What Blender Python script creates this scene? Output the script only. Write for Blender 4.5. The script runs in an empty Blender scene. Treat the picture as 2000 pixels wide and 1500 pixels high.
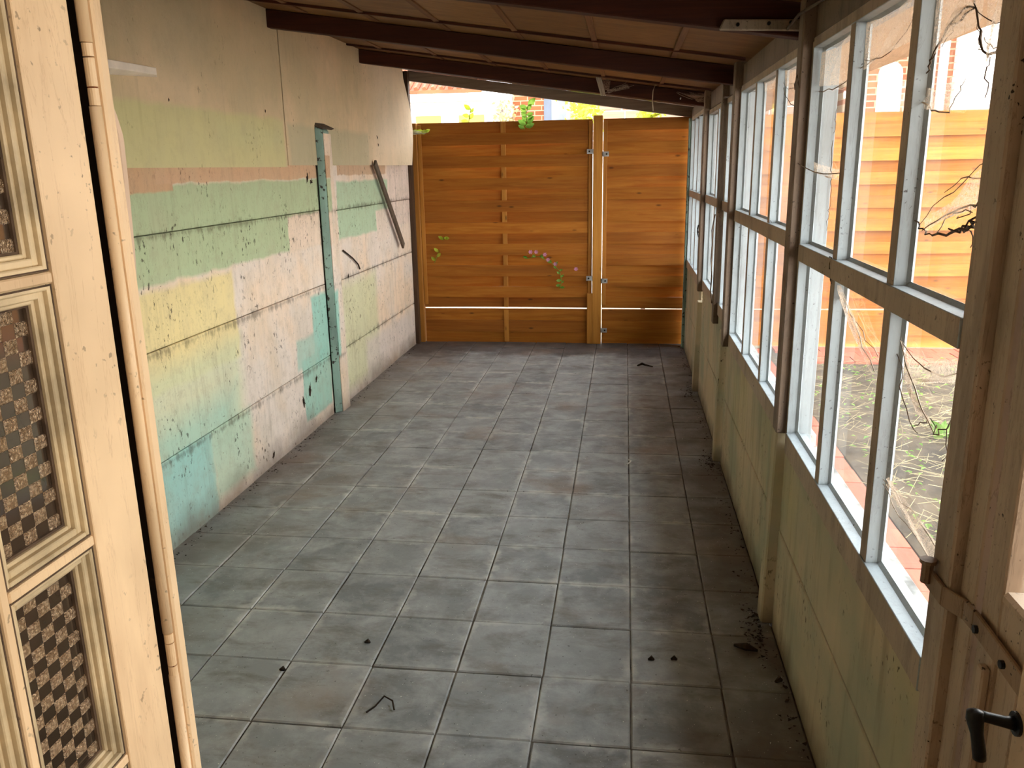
import bpy, math, random
from mathutils import Vector, Matrix, Euler
random.seed(7)
R = random.Random(11)
col = bpy.context.scene.collection
sc = bpy.context.scene

# ------------------------------------------------------------ camera, world, lights, exposure
YAW, PITCH, ROLL, FPX = .137273, .256896, -.0177068, 1610.9
fw = Vector((-math.sin(YAW)*math.cos(PITCH), math.cos(YAW)*math.cos(PITCH), -math.sin(PITCH)))
rt = Vector((math.cos(YAW), math.sin(YAW), 0)); up = rt.cross(fw)
r2 = rt*math.cos(ROLL)+up*math.sin(ROLL); u2 = up*math.cos(ROLL)-rt*math.sin(ROLL)
cam = bpy.data.objects.new('camera', bpy.data.cameras.new('camera')); col.objects.link(cam)
m = Matrix((r2, u2, -fw)).transposed().to_4x4(); m.translation = Vector((0, 0, 1.7)); cam.matrix_world = m
cam.data.sensor_width = 36; cam.data.lens = FPX/2000*36; cam.data.clip_start = .02
sc.camera = cam
w = bpy.data.worlds.new('sky'); sc.world = w; w.use_nodes = True
wn = w.node_tree; wn.nodes.clear()
wo = wn.nodes.new('ShaderNodeOutputWorld'); bg = wn.nodes.new('ShaderNodeBackground')
tc = wn.nodes.new('ShaderNodeTexCoord'); sx = wn.nodes.new('ShaderNodeSeparateXYZ'); rp = wn.nodes.new('ShaderNodeValToRGB')
wn.links.new(tc.outputs['Generated'], sx.inputs[0]); wn.links.new(sx.outputs[2], rp.inputs[0])
rp.color_ramp.elements[0].color = (1, .97, .93, 1); rp.color_ramp.elements[1].color = (.80, .90, 1, 1)
wn.links.new(rp.outputs[0], bg.inputs[0]); bg.inputs[1].default_value = 4.4
wn.links.new(bg.outputs[0], wo.inputs[0])
sun = bpy.data.objects.new('sun', bpy.data.lights.new('sun', 'SUN')); col.objects.link(sun)
sun.data.energy = .5; sun.data.angle = math.radians(12); sun.data.color = (1, .93, .82)
sun.rotation_euler = (math.radians(38), 0, math.radians(-25))
lamp = bpy.data.objects.new('unseen_room_lamp', bpy.data.lights.new('unseen_room_lamp', 'AREA')); col.objects.link(lamp)  # unseen area lamp behind the camera, no fitting, placed to light the door leaf
lamp.data.energy = 12.5; lamp.data.size = .45; lamp.data.color = (1, .84, .66)
lamp.location = (1.35, -.45, 1.6); lamp.rotation_euler = (0, math.radians(90), math.radians(-25))
sc.view_settings.view_transform = 'Standard'; sc.view_settings.look = 'None'
sc.view_settings.gamma = 1; sc.view_settings.use_curve_mapping = False
sc.view_settings.exposure = 1.30
sc.cycles.diffuse_bounces = 8; sc.cycles.max_bounces = 14; sc.cycles.transparent_max_bounces = 24

# ------------------------------------------------------------ helpers
def lin(c):
    return tuple(((v/255)/12.92 if v/255 <= .04045 else ((v/255+.055)/1.055)**2.4) for v in c)+(1,)
class NT:
    def __init__(s, name):
        s.m = bpy.data.materials.new(name); s.m.use_nodes = True; s.t = s.m.node_tree; s.t.nodes.clear()
        s.out = s.new('ShaderNodeOutputMaterial'); s.b = s.new('ShaderNodeBsdfPrincipled')
        s.link(s.b.outputs[0], s.out.inputs[0]); s._pos = None
    def new(s, k): return s.t.nodes.new(k)
    def link(s, a, b): s.t.links.new(a, b)
    def put(s, inp, v):
        if hasattr(v, 'is_linked') or isinstance(v, bpy.types.NodeSocket): s.link(v, inp)
        else: inp.default_value = v
    def pos(s):
        if not s._pos: s._pos = s.new('ShaderNodeNewGeometry').outputs['Position']
        return s._pos
    def obj(s): return s.new('ShaderNodeTexCoord').outputs['Object']
    def rnd(s): return s.new('ShaderNodeObjectInfo').outputs['Random']
    def sep(s, v):
        n = s.new('ShaderNodeSeparateXYZ'); s.link(v, n.inputs[0]); return n.outputs
    def mp(s, v, sc_=(1, 1, 1), loc=(0, 0, 0), rot=(0, 0, 0)):
        n = s.new('ShaderNodeMapping'); s.link(v, n.inputs[0]); n.inputs['Scale'].default_value = sc_
        n.inputs['Location'].default_value = loc; n.inputs['Rotation'].default_value = rot; return n.outputs[0]
    def noise(s, v, scale=5, detail=4, rough=.55, dist=0, color=False):
        n = s.new('ShaderNodeTexNoise'); s.link(v, n.inputs['Vector']); n.inputs['Scale'].default_value = scale
        n.inputs['Detail'].default_value = detail; n.inputs['Roughness'].default_value = rough; n.inputs['Distortion'].default_value = dist
        return n.outputs[1 if color else 0]
    def vor(s, v, scale=5, feat='F1', out=0):
        n = s.new('ShaderNodeTexVoronoi'); s.link(v, n.inputs['Vector']); n.inputs['Scale'].default_value = scale; n.feature = feat
        return n.outputs[out]
    def ma(s, op, a, b=0, c=None):
        n = s.new('ShaderNodeMath'); n.operation = op; s.put(n.inputs[0], a); s.put(n.inputs[1], b)
        if c is not None: s.put(n.inputs[2], c)
        return n.outputs[0]
    def rng(s, v, a, b, c=0, d=1):
        n = s.new('ShaderNodeMapRange'); s.put(n.inputs[0], v)
        for i, x in enumerate((a, b, c, d)): n.inputs[i+1].default_value = x
        return n.outputs[0]
    def mix(s, f, a, b, mode='MIX'):
        n = s.new('ShaderNodeMix'); n.data_type = 'RGBA'; n.blend_type = mode; s.put(n.inputs[0], f)
        s.put(n.inputs[6], a); s.put(n.inputs[7], b); return n.outputs[2]
    def bump(s, h, strength=.3, dist=.01):
        n = s.new('ShaderNodeBump'); n.inputs['Strength'].default_value = strength; n.inputs['Distance'].default_value = dist
        s.link(h, n.inputs['Height']); s.link(n.outputs[0], s.b.inputs['Normal'])
    def fin(s, colr, rough=.7, spec=.3, metal=0):
        s.put(s.b.inputs['Base Color'], colr); s.put(s.b.inputs['Roughness'], rough)
        s.b.inputs['Specular IOR Level'].default_value = spec; s.b.inputs['Metallic'].default_value = metal
        return s.m
def plain(name, c, rough=.7, var=.25, scale=8, metal=0, spec=.3, bump=.15):
    n = NT(name); f = n.noise(n.pos(), scale, 5)
    c2 = tuple(int(v*(1-var)) for v in c)
    m_ = n.fin(n.mix(n.rng(f, .35, .65), lin(c2), lin(c)), rough, spec, metal)
    n.bump(n.noise(n.pos(), scale*6, 4), bump, .004); return m_
def paint(name, c, dirt=(60, 45, 32), amount=.5, streak=False, rough=.55, edge=None):
    """aged painted wood: faint tone drift, cracks along the grain, fly specks"""
    n = NT(name); p = n.pos()
    base = n.mix(n.rng(n.noise(p, 3, 4), .35, .7), lin(c), lin(tuple(int(v*.86) for v in c)))
    cr = n.noise(n.mp(p, (38, 38, 3.2)), 1, 6, .65, .6)
    base = n.mix(n.ma('MULTIPLY', n.rng(n.ma('ABSOLUTE', n.ma('SUBTRACT', cr, .5)), .012, .0), .22*amount*2), base, lin(dirt))
    sp = n.noise(p, 95, 2); mask = n.noise(p, 7, 3)
    f = n.ma('MULTIPLY', n.rng(sp, .66, .71), n.rng(mask, .45, .62))
    base = n.mix(n.ma('MULTIPLY', f, amount*1.3), base, lin((40, 30, 22)))
    sm = n.rng(n.noise(n.mp(p, (6, 6, 1.5)), 1.6, 5, .6), .52, .8)
    base = n.mix(n.ma('MULTIPLY', sm, amount*.8), base, lin(dirt))
    n.bump(n.noise(n.mp(p, (20, 20, 4)), 2, 5), .25, .003)
    return n.fin(base, rough, .35)

class MB:
    def __init__(s): s.v, s.f, s.mi = [], [], []
    def add(s, vs, fs, mi=0):
        k = len(s.v); s.v += [tuple(v) for v in vs]; s.f += [tuple(i+k for i in f) for f in fs]; s.mi += [mi]*len(fs); return s
    def hexa(s, p, mi=0):  # 8 points: bottom 4 ccw then top 4
        return s.add(p, [(0, 3, 2, 1), (4, 5, 6, 7), (0, 1, 5, 4), (1, 2, 6, 5), (2, 3, 7, 6), (3, 0, 4, 7)], mi)
    def box(s, x0, x1, y0, y1, z0, z1, mi=0):
        return s.hexa([(x0, y0, z0), (x1, y0, z0), (x1, y1, z0), (x0, y1, z0), (x0, y0, z1), (x1, y0, z1), (x1, y1, z1), (x0, y1, z1)], mi)
    def slant(s, x0, x1, y0, y1, zf, t, mi=0):  # slab following height function zf(x)
        a, b = zf(x0), zf(x1)
        return s.hexa([(x0, y0, a), (x1, y0, b), (x1, y1, b), (x0, y1, a), (x0, y0, a+t), (x1, y0, b+t), (x1, y1, b+t), (x0, y1, a+t)], mi)
    def tube(s, pts, r, n=6, mi=0, cap=True):
        pts = [Vector(p) for p in pts]; k0 = len(s.v); rr = r if hasattr(r, '__len__') else [r]*len(pts)
        for i, p in enumerate(pts):
            d = (pts[min(i+1, len(pts)-1)]-pts[max(i-1, 0)]).normalized()
            a = d.cross(Vector((0, 0, 1))) if abs(d.z) < .9 else d.cross(Vector((1, 0, 0)))
            a.normalize(); b = d.cross(a)
            for j in range(n):
                t = 2*math.pi*j/n; s.v.append(tuple(p+(a*math.cos(t)+b*math.sin(t))*rr[i]))
        for i in range(len(pts)-1):
            for j in range(n):
                q = k0+i*n; s.f.append((q+j, q+(j+1) % n, q+n+(j+1) % n, q+n+j)); s.mi.append(mi)
        if cap:
            s.f.append(tuple(k0+j for j in range(n))[::-1]); s.mi.append(mi)
            s.f.append(tuple(k0+(len(pts)-1)*n+j for j in range(n))); s.mi.append(mi)
        return s
    def prism(s, poly, axis, a, b, mi=0):  # poly 2D extruded along axis
        def P(u, v, w_):
            return (w_, u, v) if axis == 'x' else ((u, w_, v) if axis == 'y' else (u, v, w_))
        n = len(poly)
        return s.add([P(*q, a) for q in poly]+[P(*q, b) for q in poly],
                     [tuple(range(n))[::-1], tuple(range(n, 2*n))]+[(i, (i+1) % n, n+(i+1) % n, n+i) for i in range(n)], mi)
    def mesh(s, name, mats, smooth=False):
        me = bpy.data.meshes.new(name); me.from_pydata(s.v, [], s.f)
        for m_ in (mats if isinstance(mats, (list, tuple)) else [mats]): me.materials.append(m_)
        me.polygons.foreach_set('material_index', s.mi)
        if smooth: me.polygons.foreach_set('use_smooth', [True]*len(s.f))
        me.update(); return me
    def build(s, name, mats, parent=None, smooth=False, bevel=0):
        import bmesh
        # origin at the bounds' centre, so every piece is placed where it stands
        xs = list(zip(*s.v)); c = Vector([(min(a)+max(a))/2 for a in xs]); s.v = [tuple(Vector(v)-c) for v in s.v]
        me = s.mesh(name, mats, smooth)
        bm = bmesh.new(); bm.from_mesh(me); bmesh.ops.recalc_face_normals(bm, faces=bm.faces)
        if bevel: bmesh.ops.bevel(bm, geom=bm.edges[:], offset=bevel, segments=1, affect='EDGES')
        bm.to_mesh(me); bm.free()
        return place(name, me, c, parent)
def place(name, me, loc, parent=None, rot=None):
    o = bpy.data.objects.new(name, me); col.objects.link(o)
    o.location = Vector(loc)
    if parent:
        o.parent = parent
        o.location = Vector(loc)-Vector(parent.get('_w', (0, 0, 0)))
    o['_w'] = tuple(loc)
    if rot: o.rotation_euler = rot
    return o
def tag(o, label=None, cat=None, group=None, kind=None):
    if label: o['label'] = label
    if cat: o['category'] = cat
    if group: o['group'] = group
    if kind: o['kind'] = kind
    return o
def thing(name, loc, label=None, cat=None, group=None, kind=None):
    return tag(place(name, None, loc), label, cat, group, kind)
def bx(name, mat, parent, *b, bevel=.002, **k):
    return MB().box(*b).build(name, mat, parent, bevel=bevel, **k)

# ------------------------------------------------------------ materials
def wall_mat(name, upper=False):
    n = NT(name); p = n.pos()
    ds = n.noise(p, 6, 4, color=True); so = n.sep(ds); ps = n.sep(p)
    Y = n.ma('ADD', ps[1], n.rng(so[0], 0, 1, -.035, .035)); Z = n.ma('ADD', ps[2], n.rng(so[1], 0, 1, -.022, .022))
    c = lin((222, 208, 194)) if not upper else lin((200, 180, 144))
    c = n.mix(n.rng(n.noise(p, 2.2, 4), .4, .65), c, lin((230, 204, 176)) if not upper else lin((218, 192, 156)))
    def rect(c, y0, y1, z0, z1, rgb, a=1, s=.02):
        f = n.ma('MINIMUM', n.ma('MINIMUM', n.ma('SUBTRACT', Y, y0), n.ma('SUBTRACT', y1, Y)),
                 n.ma('MINIMUM', n.ma('SUBTRACT', Z, z0), n.ma('SUBTRACT', z1, Z)))
        f = n.rng(f, 0, s); f = n.ma('MULTIPLY', f, a)
        g_ = (rgb[0]+rgb[1]+rgb[2])/3; rgb = tuple(int(v*.88+g_*.12+(16 if not upper else 20)) for v in rgb)
        return n.mix(f, c, lin(rgb))
    if upper:
        for r in [(0, 4.98, 1.5, 2.015, (184, 176, 118), .9, .03), (5.02, 6.7, 1.5, 2.0, (158, 152, 116), .7, .04), (6.6, 9, 1.5, 3, (206, 186, 158), .6, .5),
                  (0, 4.3, 2.1, 3, (160, 148, 112), .6, .4), (4.1, 4.97, 1.8, 1.98, (180, 176, 122), .5, .06)]:
            c = rect(c, *r)
    else:
        for r in [(0, 5.6, 1.21, 1.66, (160, 176, 132)), (4.93, 5.6, 1.2, 1.44, (214, 190, 164)), (0, 4.16, .72, 1.21, (214, 192, 124), .9, .03), (0, 4.2, .3, .9, (186, 194, 150), .75, .12),
                  (0, 4.1, .2, .66, (146, 190, 168), .75, .16), (0, 3.75, -.1, .44, (136, 188, 176), .9, .02), (3.7, 4.22, .03, .46, (164, 190, 160), .85, .06),
                  (4.97, 5.5, .08, .52, (134, 182, 162), .95), (5.2, 5.6, .4, .9, (130, 184, 166), .95, .03), (4.9, 5.3, .44, .66, (140, 184, 166), .8, .03),
                  (5.85, 7.2, 1.2, 1.63, (158, 182, 146)), (6.8, 7.2, 1.1, 1.38, (210, 190, 172)), (7.18, 9, 1.2, 1.8, (206, 184, 168)),
                  (5.8, 6.75, .02, .93, (192, 190, 142), .85, .1), (6.3, 9, .02, .4, (196, 180, 168), .8, .08),
                  (0, 3.66, 1.615, 1.8, (190, 146, 106), 1, .01), (3.5, 5.6, 1.65, 1.8, (194, 150, 112), 1, .008), (5.9, 7.15, 1.66, 1.8, (182, 142, 106), .9, .01)]:
            c = rect(c, *r)
    # tone drift
    c = n.mix(n.rng(n.noise(n.mp(p, (1, 1.5, .8)), 2.4, 5), .45, .75, 0, .35), c, lin((176, 166, 140)))
    # runs of dirty water
    st = n.noise(n.mp(p, (1, 26, 1.1)), 1, 5, .6, .4); area = n.noise(n.mp(p, (1, 1.6, 1.6)), 1.3, 3)
    c = n.mix(n.ma('MULTIPLY', n.ma('MULTIPLY', n.rng(st, .52, .72), n.rng(area, .42, .62)), .38 if not upper else .18), c, lin((120, 108, 84)))
    c = n.mix(n.ma('MULTIPLY', n.rng(n.noise(p, 13, 8, .75), .5, .68), .30 if not upper else .16), c, lin((150, 136, 112)))
    c = n.mix(n.ma('MULTIPLY', n.rng(n.ma('ABSOLUTE', n.ma('SUBTRACT', n.noise(n.mp(p, (1, 5, .8)), 2.3, 7, .7), .5)), .006, 0), .35 if not upper else .1), c, lin((92, 78, 60)))
    # mould specks and scabs
    sp = n.ma('MULTIPLY', n.rng(n.noise(n.mp(p, (1, 1, .6)), 46, 3, .6), .60, .66), n.rng(n.noise(p, 3.4, 4, .65), .47 if not upper else .56, .60 if not upper else .7))
    c = n.mix(n.ma('MULTIPLY', sp, .85), c, lin((50, 42, 34)))
    sp2 = n.rng(n.noise(n.mp(p, (1, 1.1, .8)), 21, 6, .75, 1.2), .665, .70)
    c = n.mix(n.ma('MULTIPLY', sp2, .8 if not upper else .35), c, lin((44, 36, 28)))
    fl_ = n.rng(n.noise(p, 9, 6, .7, 2.0), .655, .675)
    c = n.mix(n.ma('MULTIPLY', fl_, .55 if not upper else .12), c, lin((96, 78, 60)))
    if not upper:
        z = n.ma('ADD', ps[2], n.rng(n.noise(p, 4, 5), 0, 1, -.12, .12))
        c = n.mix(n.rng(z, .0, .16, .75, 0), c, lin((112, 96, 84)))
        jz = None
        for j in (.41, .92, 1.43):
            d = n.ma('ABSOLUTE', n.ma('SUBTRACT', ps[2], j)); jz = d if jz is None else n.ma('MINIMUM', jz, d)
        f = n.ma('MULTIPLY', n.rng(n.ma('ADD', jz, n.rng(n.noise(n.mp(p, (1, 3, 1)), 7, 5, .7), .3, .7, .035, -.03)), .022, -.008), .55)
        c = n.mix(f, c, lin((70, 58, 44)))
    n.bump(n.noise(p, 24, 6, .7), .35, .006)
    return n.fin(c, .78, .2)
M = {}
M['wall'] = wall_mat('old_painted_concrete'); M['fibre'] = wall_mat('old_fibreboard', True)
def tile_mat():
    n = NT('grey_concrete_tile'); p = n.pos(); o = n.obj(); ps = n.sep(p)
    c = n.mix(n.rng(n.rnd(), 0, 1), lin((138, 140, 138)), lin((116, 119, 119)))
    c = n.mix(n.rng(n.noise(p, 5.5, 8, .7, .25), .42, .66), c, lin((158, 160, 158)))
    c = n.mix(n.rng(n.noise(n.mp(p, (1, 2.2, 1)), 3.4, 8, .72, .3), .50, .68, 0, .7), c, lin((96, 90, 80)))
    # pale bloom along the joints
    os_ = n.sep(o); ex = n.ma('MINIMUM', n.ma('SUBTRACT', .151, n.ma('ABSOLUTE', os_[0])), n.ma('SUBTRACT', .166, n.ma('ABSOLUTE', os_[1])))
    e = n.rng(n.ma('ADD', ex, n.rng(n.noise(p, 16, 4), .3, .7, -.02, .02)), .03, -.004)
    c = n.mix(n.ma('MULTIPLY', e, n.rng(n.noise(p, 3, 3), .42, .62, 0, .75)), c, lin((194, 192, 184)))
    # trodden brown dirt beside both walls and at the far end
    d1 = n.rng(n.ma('ADD', ps[0], n.rng(n.noise(p, 2.6, 4), .3, .7, -.18, .18)), .22, .52)
    d2 = n.rng(n.ma('ADD', ps[0], n.rng(n.noise(p, 2.2, 5), .3, .7, -.3, .3)), -1.5, -2.05)
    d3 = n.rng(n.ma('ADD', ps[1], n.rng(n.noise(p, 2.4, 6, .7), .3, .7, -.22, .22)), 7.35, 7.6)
    c = n.mix(n.ma('MULTIPLY', d1, .82), c, lin((84, 68, 50)))
    c = n.mix(n.ma('MULTIPLY', d2, .6), c, lin((100, 82, 66)))
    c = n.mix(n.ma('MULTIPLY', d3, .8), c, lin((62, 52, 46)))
    c = n.mix(n.ma('MULTIPLY', n.rng(n.noise(p, 1.6, 5), .56, .7), .45), c, lin((134, 108, 84)))
    # crumbs ground into the surface
    c = n.mix(n.rng(n.noise(p, 150, 1), .76, .78), c, lin((215, 212, 200)))
    c = n.mix(n.ma('MULTIPLY', n.rng(n.noise(p, 70, 2), .70, .73), .7), c, lin((52, 46, 38)))
    n.bump(n.noise(p, 22, 6, .7), .25, .004)
    return n.fin(c, n.rng(n.noise(p, 5, 4), .3, .7, .42, .68), .42)
M['tile'] = tile_mat()
M['grout'] = plain('joint_dust', (120, 112, 100), .9, .6, 9)
def wood_mat(name, a, b, dark, axis='x', knots=True, pale=None):
    n = NT(name); p = n.pos(); ob = n.rnd()
    off = n.new('ShaderNodeCombineXYZ'); n.link(n.ma('MULTIPLY', ob, 17), off.inputs[0]); n.link(n.ma('MULTIPLY', ob, 31), off.inputs[2])
    ad = n.new('ShaderNodeVectorMath'); ad.operation = 'ADD'; n.link(p, ad.inputs[0]); n.link(off.outputs[0], ad.inputs[1]); q = ad.outputs[0]
    s1 = {'x': (1.3, 12, 22), 'z': (22, 22, 1.3), 'y': (22, 1.3, 22)}[axis]
    g = n.noise(n.mp(q, s1), 1.6, 6, .65, .9)
    c = n.mix(n.rng(g, .34, .68), lin(b), lin(a))
    c = n.mix(n.rng(n.rnd(), 0, 1, 0, .5), c, lin(dark))
    c = n.mix(n.ma('MULTIPLY', n.rng(n.noise(n.mp(q, tuple(v*.35 for v in s1)), 2.2, 4), .5, .74), .55), c, lin(dark))
    if knots:
        v = n.vor(n.mp(q, {'x': (3, 6, 8), 'z': (8, 8, 3), 'y': (8, 3, 8)}[axis]), 1.1)
        c = n.mix(n.rng(v, .11, .04, 0, .7), c, lin(tuple(int(x*.5) for x in dark)))
    n.bump(g, .25, .003)
    return n.fin(c, .62, .25)
M['fence'] = wood_mat('larch_fence_wood', (182, 118, 38), (160, 92, 22), (112, 58, 12))
M['fence_post'] = wood_mat('fence_post_wood', (196, 138, 60), (172, 112, 40), (134, 82, 28), 'z')
M['rafter'] = wood_mat('dark_stained_rafter', (88, 42, 20), (58, 22, 10), (34, 14, 8), 'x', False)
M['ceil'] = wood_mat('brown_softboard', (150, 108, 64), (124, 84, 46), (90, 58, 34), 'x', False)
M['batten'] = wood_mat('brown_batten', (140, 98, 62), (110, 70, 42), (80, 48, 28), 'y', False)
M['grey_beam'] = wood_mat('weathered_grey_beam', (150, 130, 112), (122, 104, 88), (84, 66, 52), 'x', False)
M['lath'] = wood_mat('grey_weathered_lath', (112, 98, 82), (80, 68, 56), (52, 42, 34), 'z', False)
M['brownpost'] = wood_mat('dark_brown_post', (92, 66, 46), (62, 44, 30), (40, 28, 20), 'z', False)
M['cream'] = paint('cream_gloss_paint', (240, 212, 172), (150, 108, 70), .5, rough=.4)
M['white'] = paint('white_window_paint', (168, 178, 182), (92, 78, 64), .6)
M['postp'] = paint('grimy_post_paint', (190, 168, 144), (74, 54, 40), .9)
M['postd'] = paint('grimy_shaded_post_paint', (132, 112, 94), (48, 34, 26), 1.0)  # darker copy of the post paint: dirt, plus backlit shade put into the colour
M['lower'] = None
def lower_mat():
    n = NT('grimy_cream_boards'); p = n.pos(); ps = n.sep(p)
    c = n.mix(n.rng(n.noise(p, 1.7, 4), .42, .6), lin((200, 182, 150)), lin((168, 166, 140)))
    c = n.mix(n.ma('MULTIPLY', n.rng(n.noise(n.mp(p, (1, 1, .6)), 2.6, 4), .55, .7), .4), c, lin((188, 178, 124)))
    c = n.mix(n.ma('MULTIPLY', n.rng(n.noise(n.mp(p, (1, 14, 1.6)), 1.2, 5), .5, .75), .4), c, lin((104, 84, 60)))
    sp = n.ma('MULTIPLY', n.rng(n.noise(n.mp(p, (1, 1, .55)), 60, 2), .62, .67), n.rng(n.noise(p, 3.2, 4), .5, .62))
    c = n.mix(n.ma('MULTIPLY', sp, .85), c, lin((52, 38, 28)))
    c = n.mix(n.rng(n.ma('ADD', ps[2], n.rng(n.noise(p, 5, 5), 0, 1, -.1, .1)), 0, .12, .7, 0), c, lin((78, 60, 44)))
    n.bump(n.noise(p, 30, 5), .3, .004); return n.fin(c, .75, .25)
M['lower'] = lower_mat()
M['strap'] = paint('rusty_painted_iron', (160, 134, 108), (74, 46, 30), 1.0)
M['iron'] = plain('dark_iron', (44, 46, 46), .42, .3, 20, .6, .5)
M['zinc'] = plain('zinc_bracket', (206, 206, 204), .4, .2, 20, .7, .5)
M['mold'] = plain('dirt_crumbs', (62, 46, 32), .95, .6, 30)
M['crumb'] = plain('plaster_crumb', (222, 220, 210), .9, .1, 20)
M['turq'] = None
def turq():
    n = NT('green_grey_post_paint'); p = n.pos()
    c = n.mix(n.rng(n.noise(n.mp(p, (1, 1, .7)), 2.6, 5), .4, .62), lin((134, 160, 146)), lin((104, 122, 112)))
    c = n.mix(n.rng(n.noise(p, 28, 4), .58, .64), c, lin((52, 46, 40)))
    n.bump(n.noise(p, 30, 5), .3, .005); return n.fin(c, .75, .25)
M['turq'] = turq()
M['glassw'] = None
def dusty_glass():
    n = NT('dusty_window_glass'); p = n.pos()
    tr = n.new('ShaderNodeBsdfTransparent'); tr.inputs[0].default_value = (.97, .98, .97, 1)
    gl = n.new('ShaderNodeBsdfGlossy'); gl.inputs['Roughness'].default_value = .04
    fr = n.new('ShaderNodeFresnel'); n.link(n.rng(n.new('ShaderNodeNewGeometry').outputs['Backfacing'], 0, 1, 1.5, 1/1.5), fr.inputs[0])
    m1 = n.new('ShaderNodeMixShader'); n.link(fr.outputs[0], m1.inputs[0]); n.link(tr.outputs[0], m1.inputs[1]); n.link(gl.outputs[0], m1.inputs[2])
    df = n.new('ShaderNodeBsdfDiffuse'); df.inputs[0].default_value = lin((214, 204, 192))
    tl = n.new('ShaderNodeBsdfTranslucent'); tl.inputs[0].default_value = lin((226, 216, 204))
    m3 = n.new('ShaderNodeMixShader'); m3.inputs[0].default_value = .6; n.link(df.outputs[0], m3.inputs[1]); n.link(tl.outputs[0], m3.inputs[2])
    dust = n.ma('ADD', n.rng(n.noise(n.mp(p, (2, 2, 1.2)), 2, 5, .6), .35, .75, .03, .13), n.rng(n.noise(p, 40, 4), .6, .75, 0, .06))
    m2 = n.new('ShaderNodeMixShader'); n.link(dust, m2.inputs[0]); n.link(m1.outputs[0], m2.inputs[1]); n.link(m3.outputs[0], m2.inputs[2])
    n.link(m2.outputs[0], n.out.inputs[0]); return n.m
M['glassw'] = dusty_glass()
def web_mat():
    n = NT('dusty_cobweb'); o = n.obj()
    a = n.noise(n.mp(o, (1, 5, 1.6), rot=(.5, 0, 0)), 14, 7, .75, 1.6); b = n.noise(n.mp(o, (1, 1.5, 6), rot=(-.6, 0, 0)), 12, 6, .75, 1.4)
    f = n.ma('MAXIMUM', n.rng(n.ma('ABSOLUTE', n.ma('SUBTRACT', a, .5)), .035, 0, 0, .75), n.rng(n.ma('ABSOLUTE', n.ma('SUBTRACT', b, .5)), .03, 0, 0, .7))
    f = n.ma('ADD', f, n.rng(n.noise(o, 7, 4), .45, .8, .05, .5))
    tr = n.new('ShaderNodeBsdfTransparent'); df = n.new('ShaderNodeBsdfDiffuse'); df.inputs[0].default_value = lin((196, 176, 156))
    tl = n.new('ShaderNodeBsdfTranslucent'); tl.inputs[0].default_value = lin((206, 188, 168))
    m1 = n.new('ShaderNodeMixShader'); m1.inputs[0].default_value = .5; n.link(df.outputs[0], m1.inputs[1]); n.link(tl.outputs[0], m1.inputs[2])
    m2 = n.new('ShaderNodeMixShader'); n.link(n.ma('MINIMUM', f, .85), m2.inputs[0]); n.link(tr.outputs[0], m2.inputs[1]); n.link(m1.outputs[0], m2.inputs[2])
    n.link(m2.outputs[0], n.out.inputs[0]); return n.m
M['web'] = web_mat()
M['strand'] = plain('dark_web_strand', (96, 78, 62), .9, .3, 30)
M['strandl'] = plain('pale_web_strand', (190, 172, 152), .9, .3, 30)
def patt():
    n = NT('textured_glass_squares'); p = n.pos()
    v = n.vor(n.mp(p, (1, 1, 1)), 330); c = n.mix(n.rng(v, 0, .7), lin((244, 226, 200)), lin((170, 146, 116)))
    n.bump(n.noise(p, 420, 3, .7), 1.0, .004)
    return n.fin(c, .17, 1.0, .9)
M['sq'] = patt()
M['smooth_glass'] = plain('smooth_dark_glass', (66, 54, 44), .10, .2, 6, 0, .7, .0)
M['brick'] = wood_mat('red_paver', (190, 104, 78), (168, 84, 62), (130, 70, 54), 'y', False)
M['soil'] = plain('garden_soil', (88, 74, 56), .95, .5, 3.5, bump=.6)
M['straw'] = plain('dry_stalks', (196, 178, 130), .9, .35, 5)
def leafmat(name, a, b):
    n = NT(name); c = n.mix(n.rng(n.noise(n.pos(), 12, 3), .35, .65), lin(a), lin(b)); n.fin(c, .5, .3)
    tl = n.new('ShaderNodeBsdfTranslucent'); n.link(c, tl.inputs[0]); m_ = n.new('ShaderNodeMixShader'); m_.inputs[0].default_value = .45
    n.link(n.b.outputs[0], m_.inputs[1]); n.link(tl.outputs[0], m_.inputs[2]); n.link(m_.outputs[0], n.out.inputs[0]); return n.m
M['leaf'] = leafmat('green_leaf', (90, 136, 44), (136, 170, 70))
M['leafy'] = leafmat('yellow_green_leaf', (160, 184, 40), (196, 200, 80))
M['petal'] = plain('pink_petal', (220, 150, 190), .6, .2, 12)
M['concrete_sill'] = plain('stained_sill', (196, 196, 190), .85, .45, 10)
M['whitew'] = plain('white_render', (196, 192, 186), .85, .06, 3)
M['rooft'] = plain('terracotta_tile', (158, 84, 54), .8, .25, 3)
M['ochre'] = plain('yellow_blind', (168, 138, 70), .8, .1, 3)
M['bluegrey'] = plain('blue_grey_paint', (110, 118, 132), .7, .1, 3)
M['stone'] = wood_mat('pink_sandstone', (164, 134, 112), (142, 112, 92), (120, 92, 74), 'x', False)
M['hazeglass'] = plain('far_window_glass', (120, 130, 146), .15, .2, 3, 0, .6, 0)
def brickwall(name, a, b, mo):
    n = NT(name); t = n.new('ShaderNodeTexBrick'); n.link(n.mp(n.pos(), (1, 0, 1), rot=(math.pi/2, 0, 0)), t.inputs[0])
    t.inputs['Color1'].default_value = lin(a); t.inputs['Color2'].default_value = lin(b); t.inputs['Mortar'].default_value = lin(mo)
    t.inputs['Scale'].default_value = 1; t.inputs['Brick Width'].default_value = .22; t.inputs['Row Height'].default_value = .075; t.inputs['Mortar Size'].default_value = .008
    return n.fin(t.outputs[0], .85, .2)
M['bk1'] = brickwall('orange_brick', (150, 92, 58), (132, 76, 48), (168, 146, 118))
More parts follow.
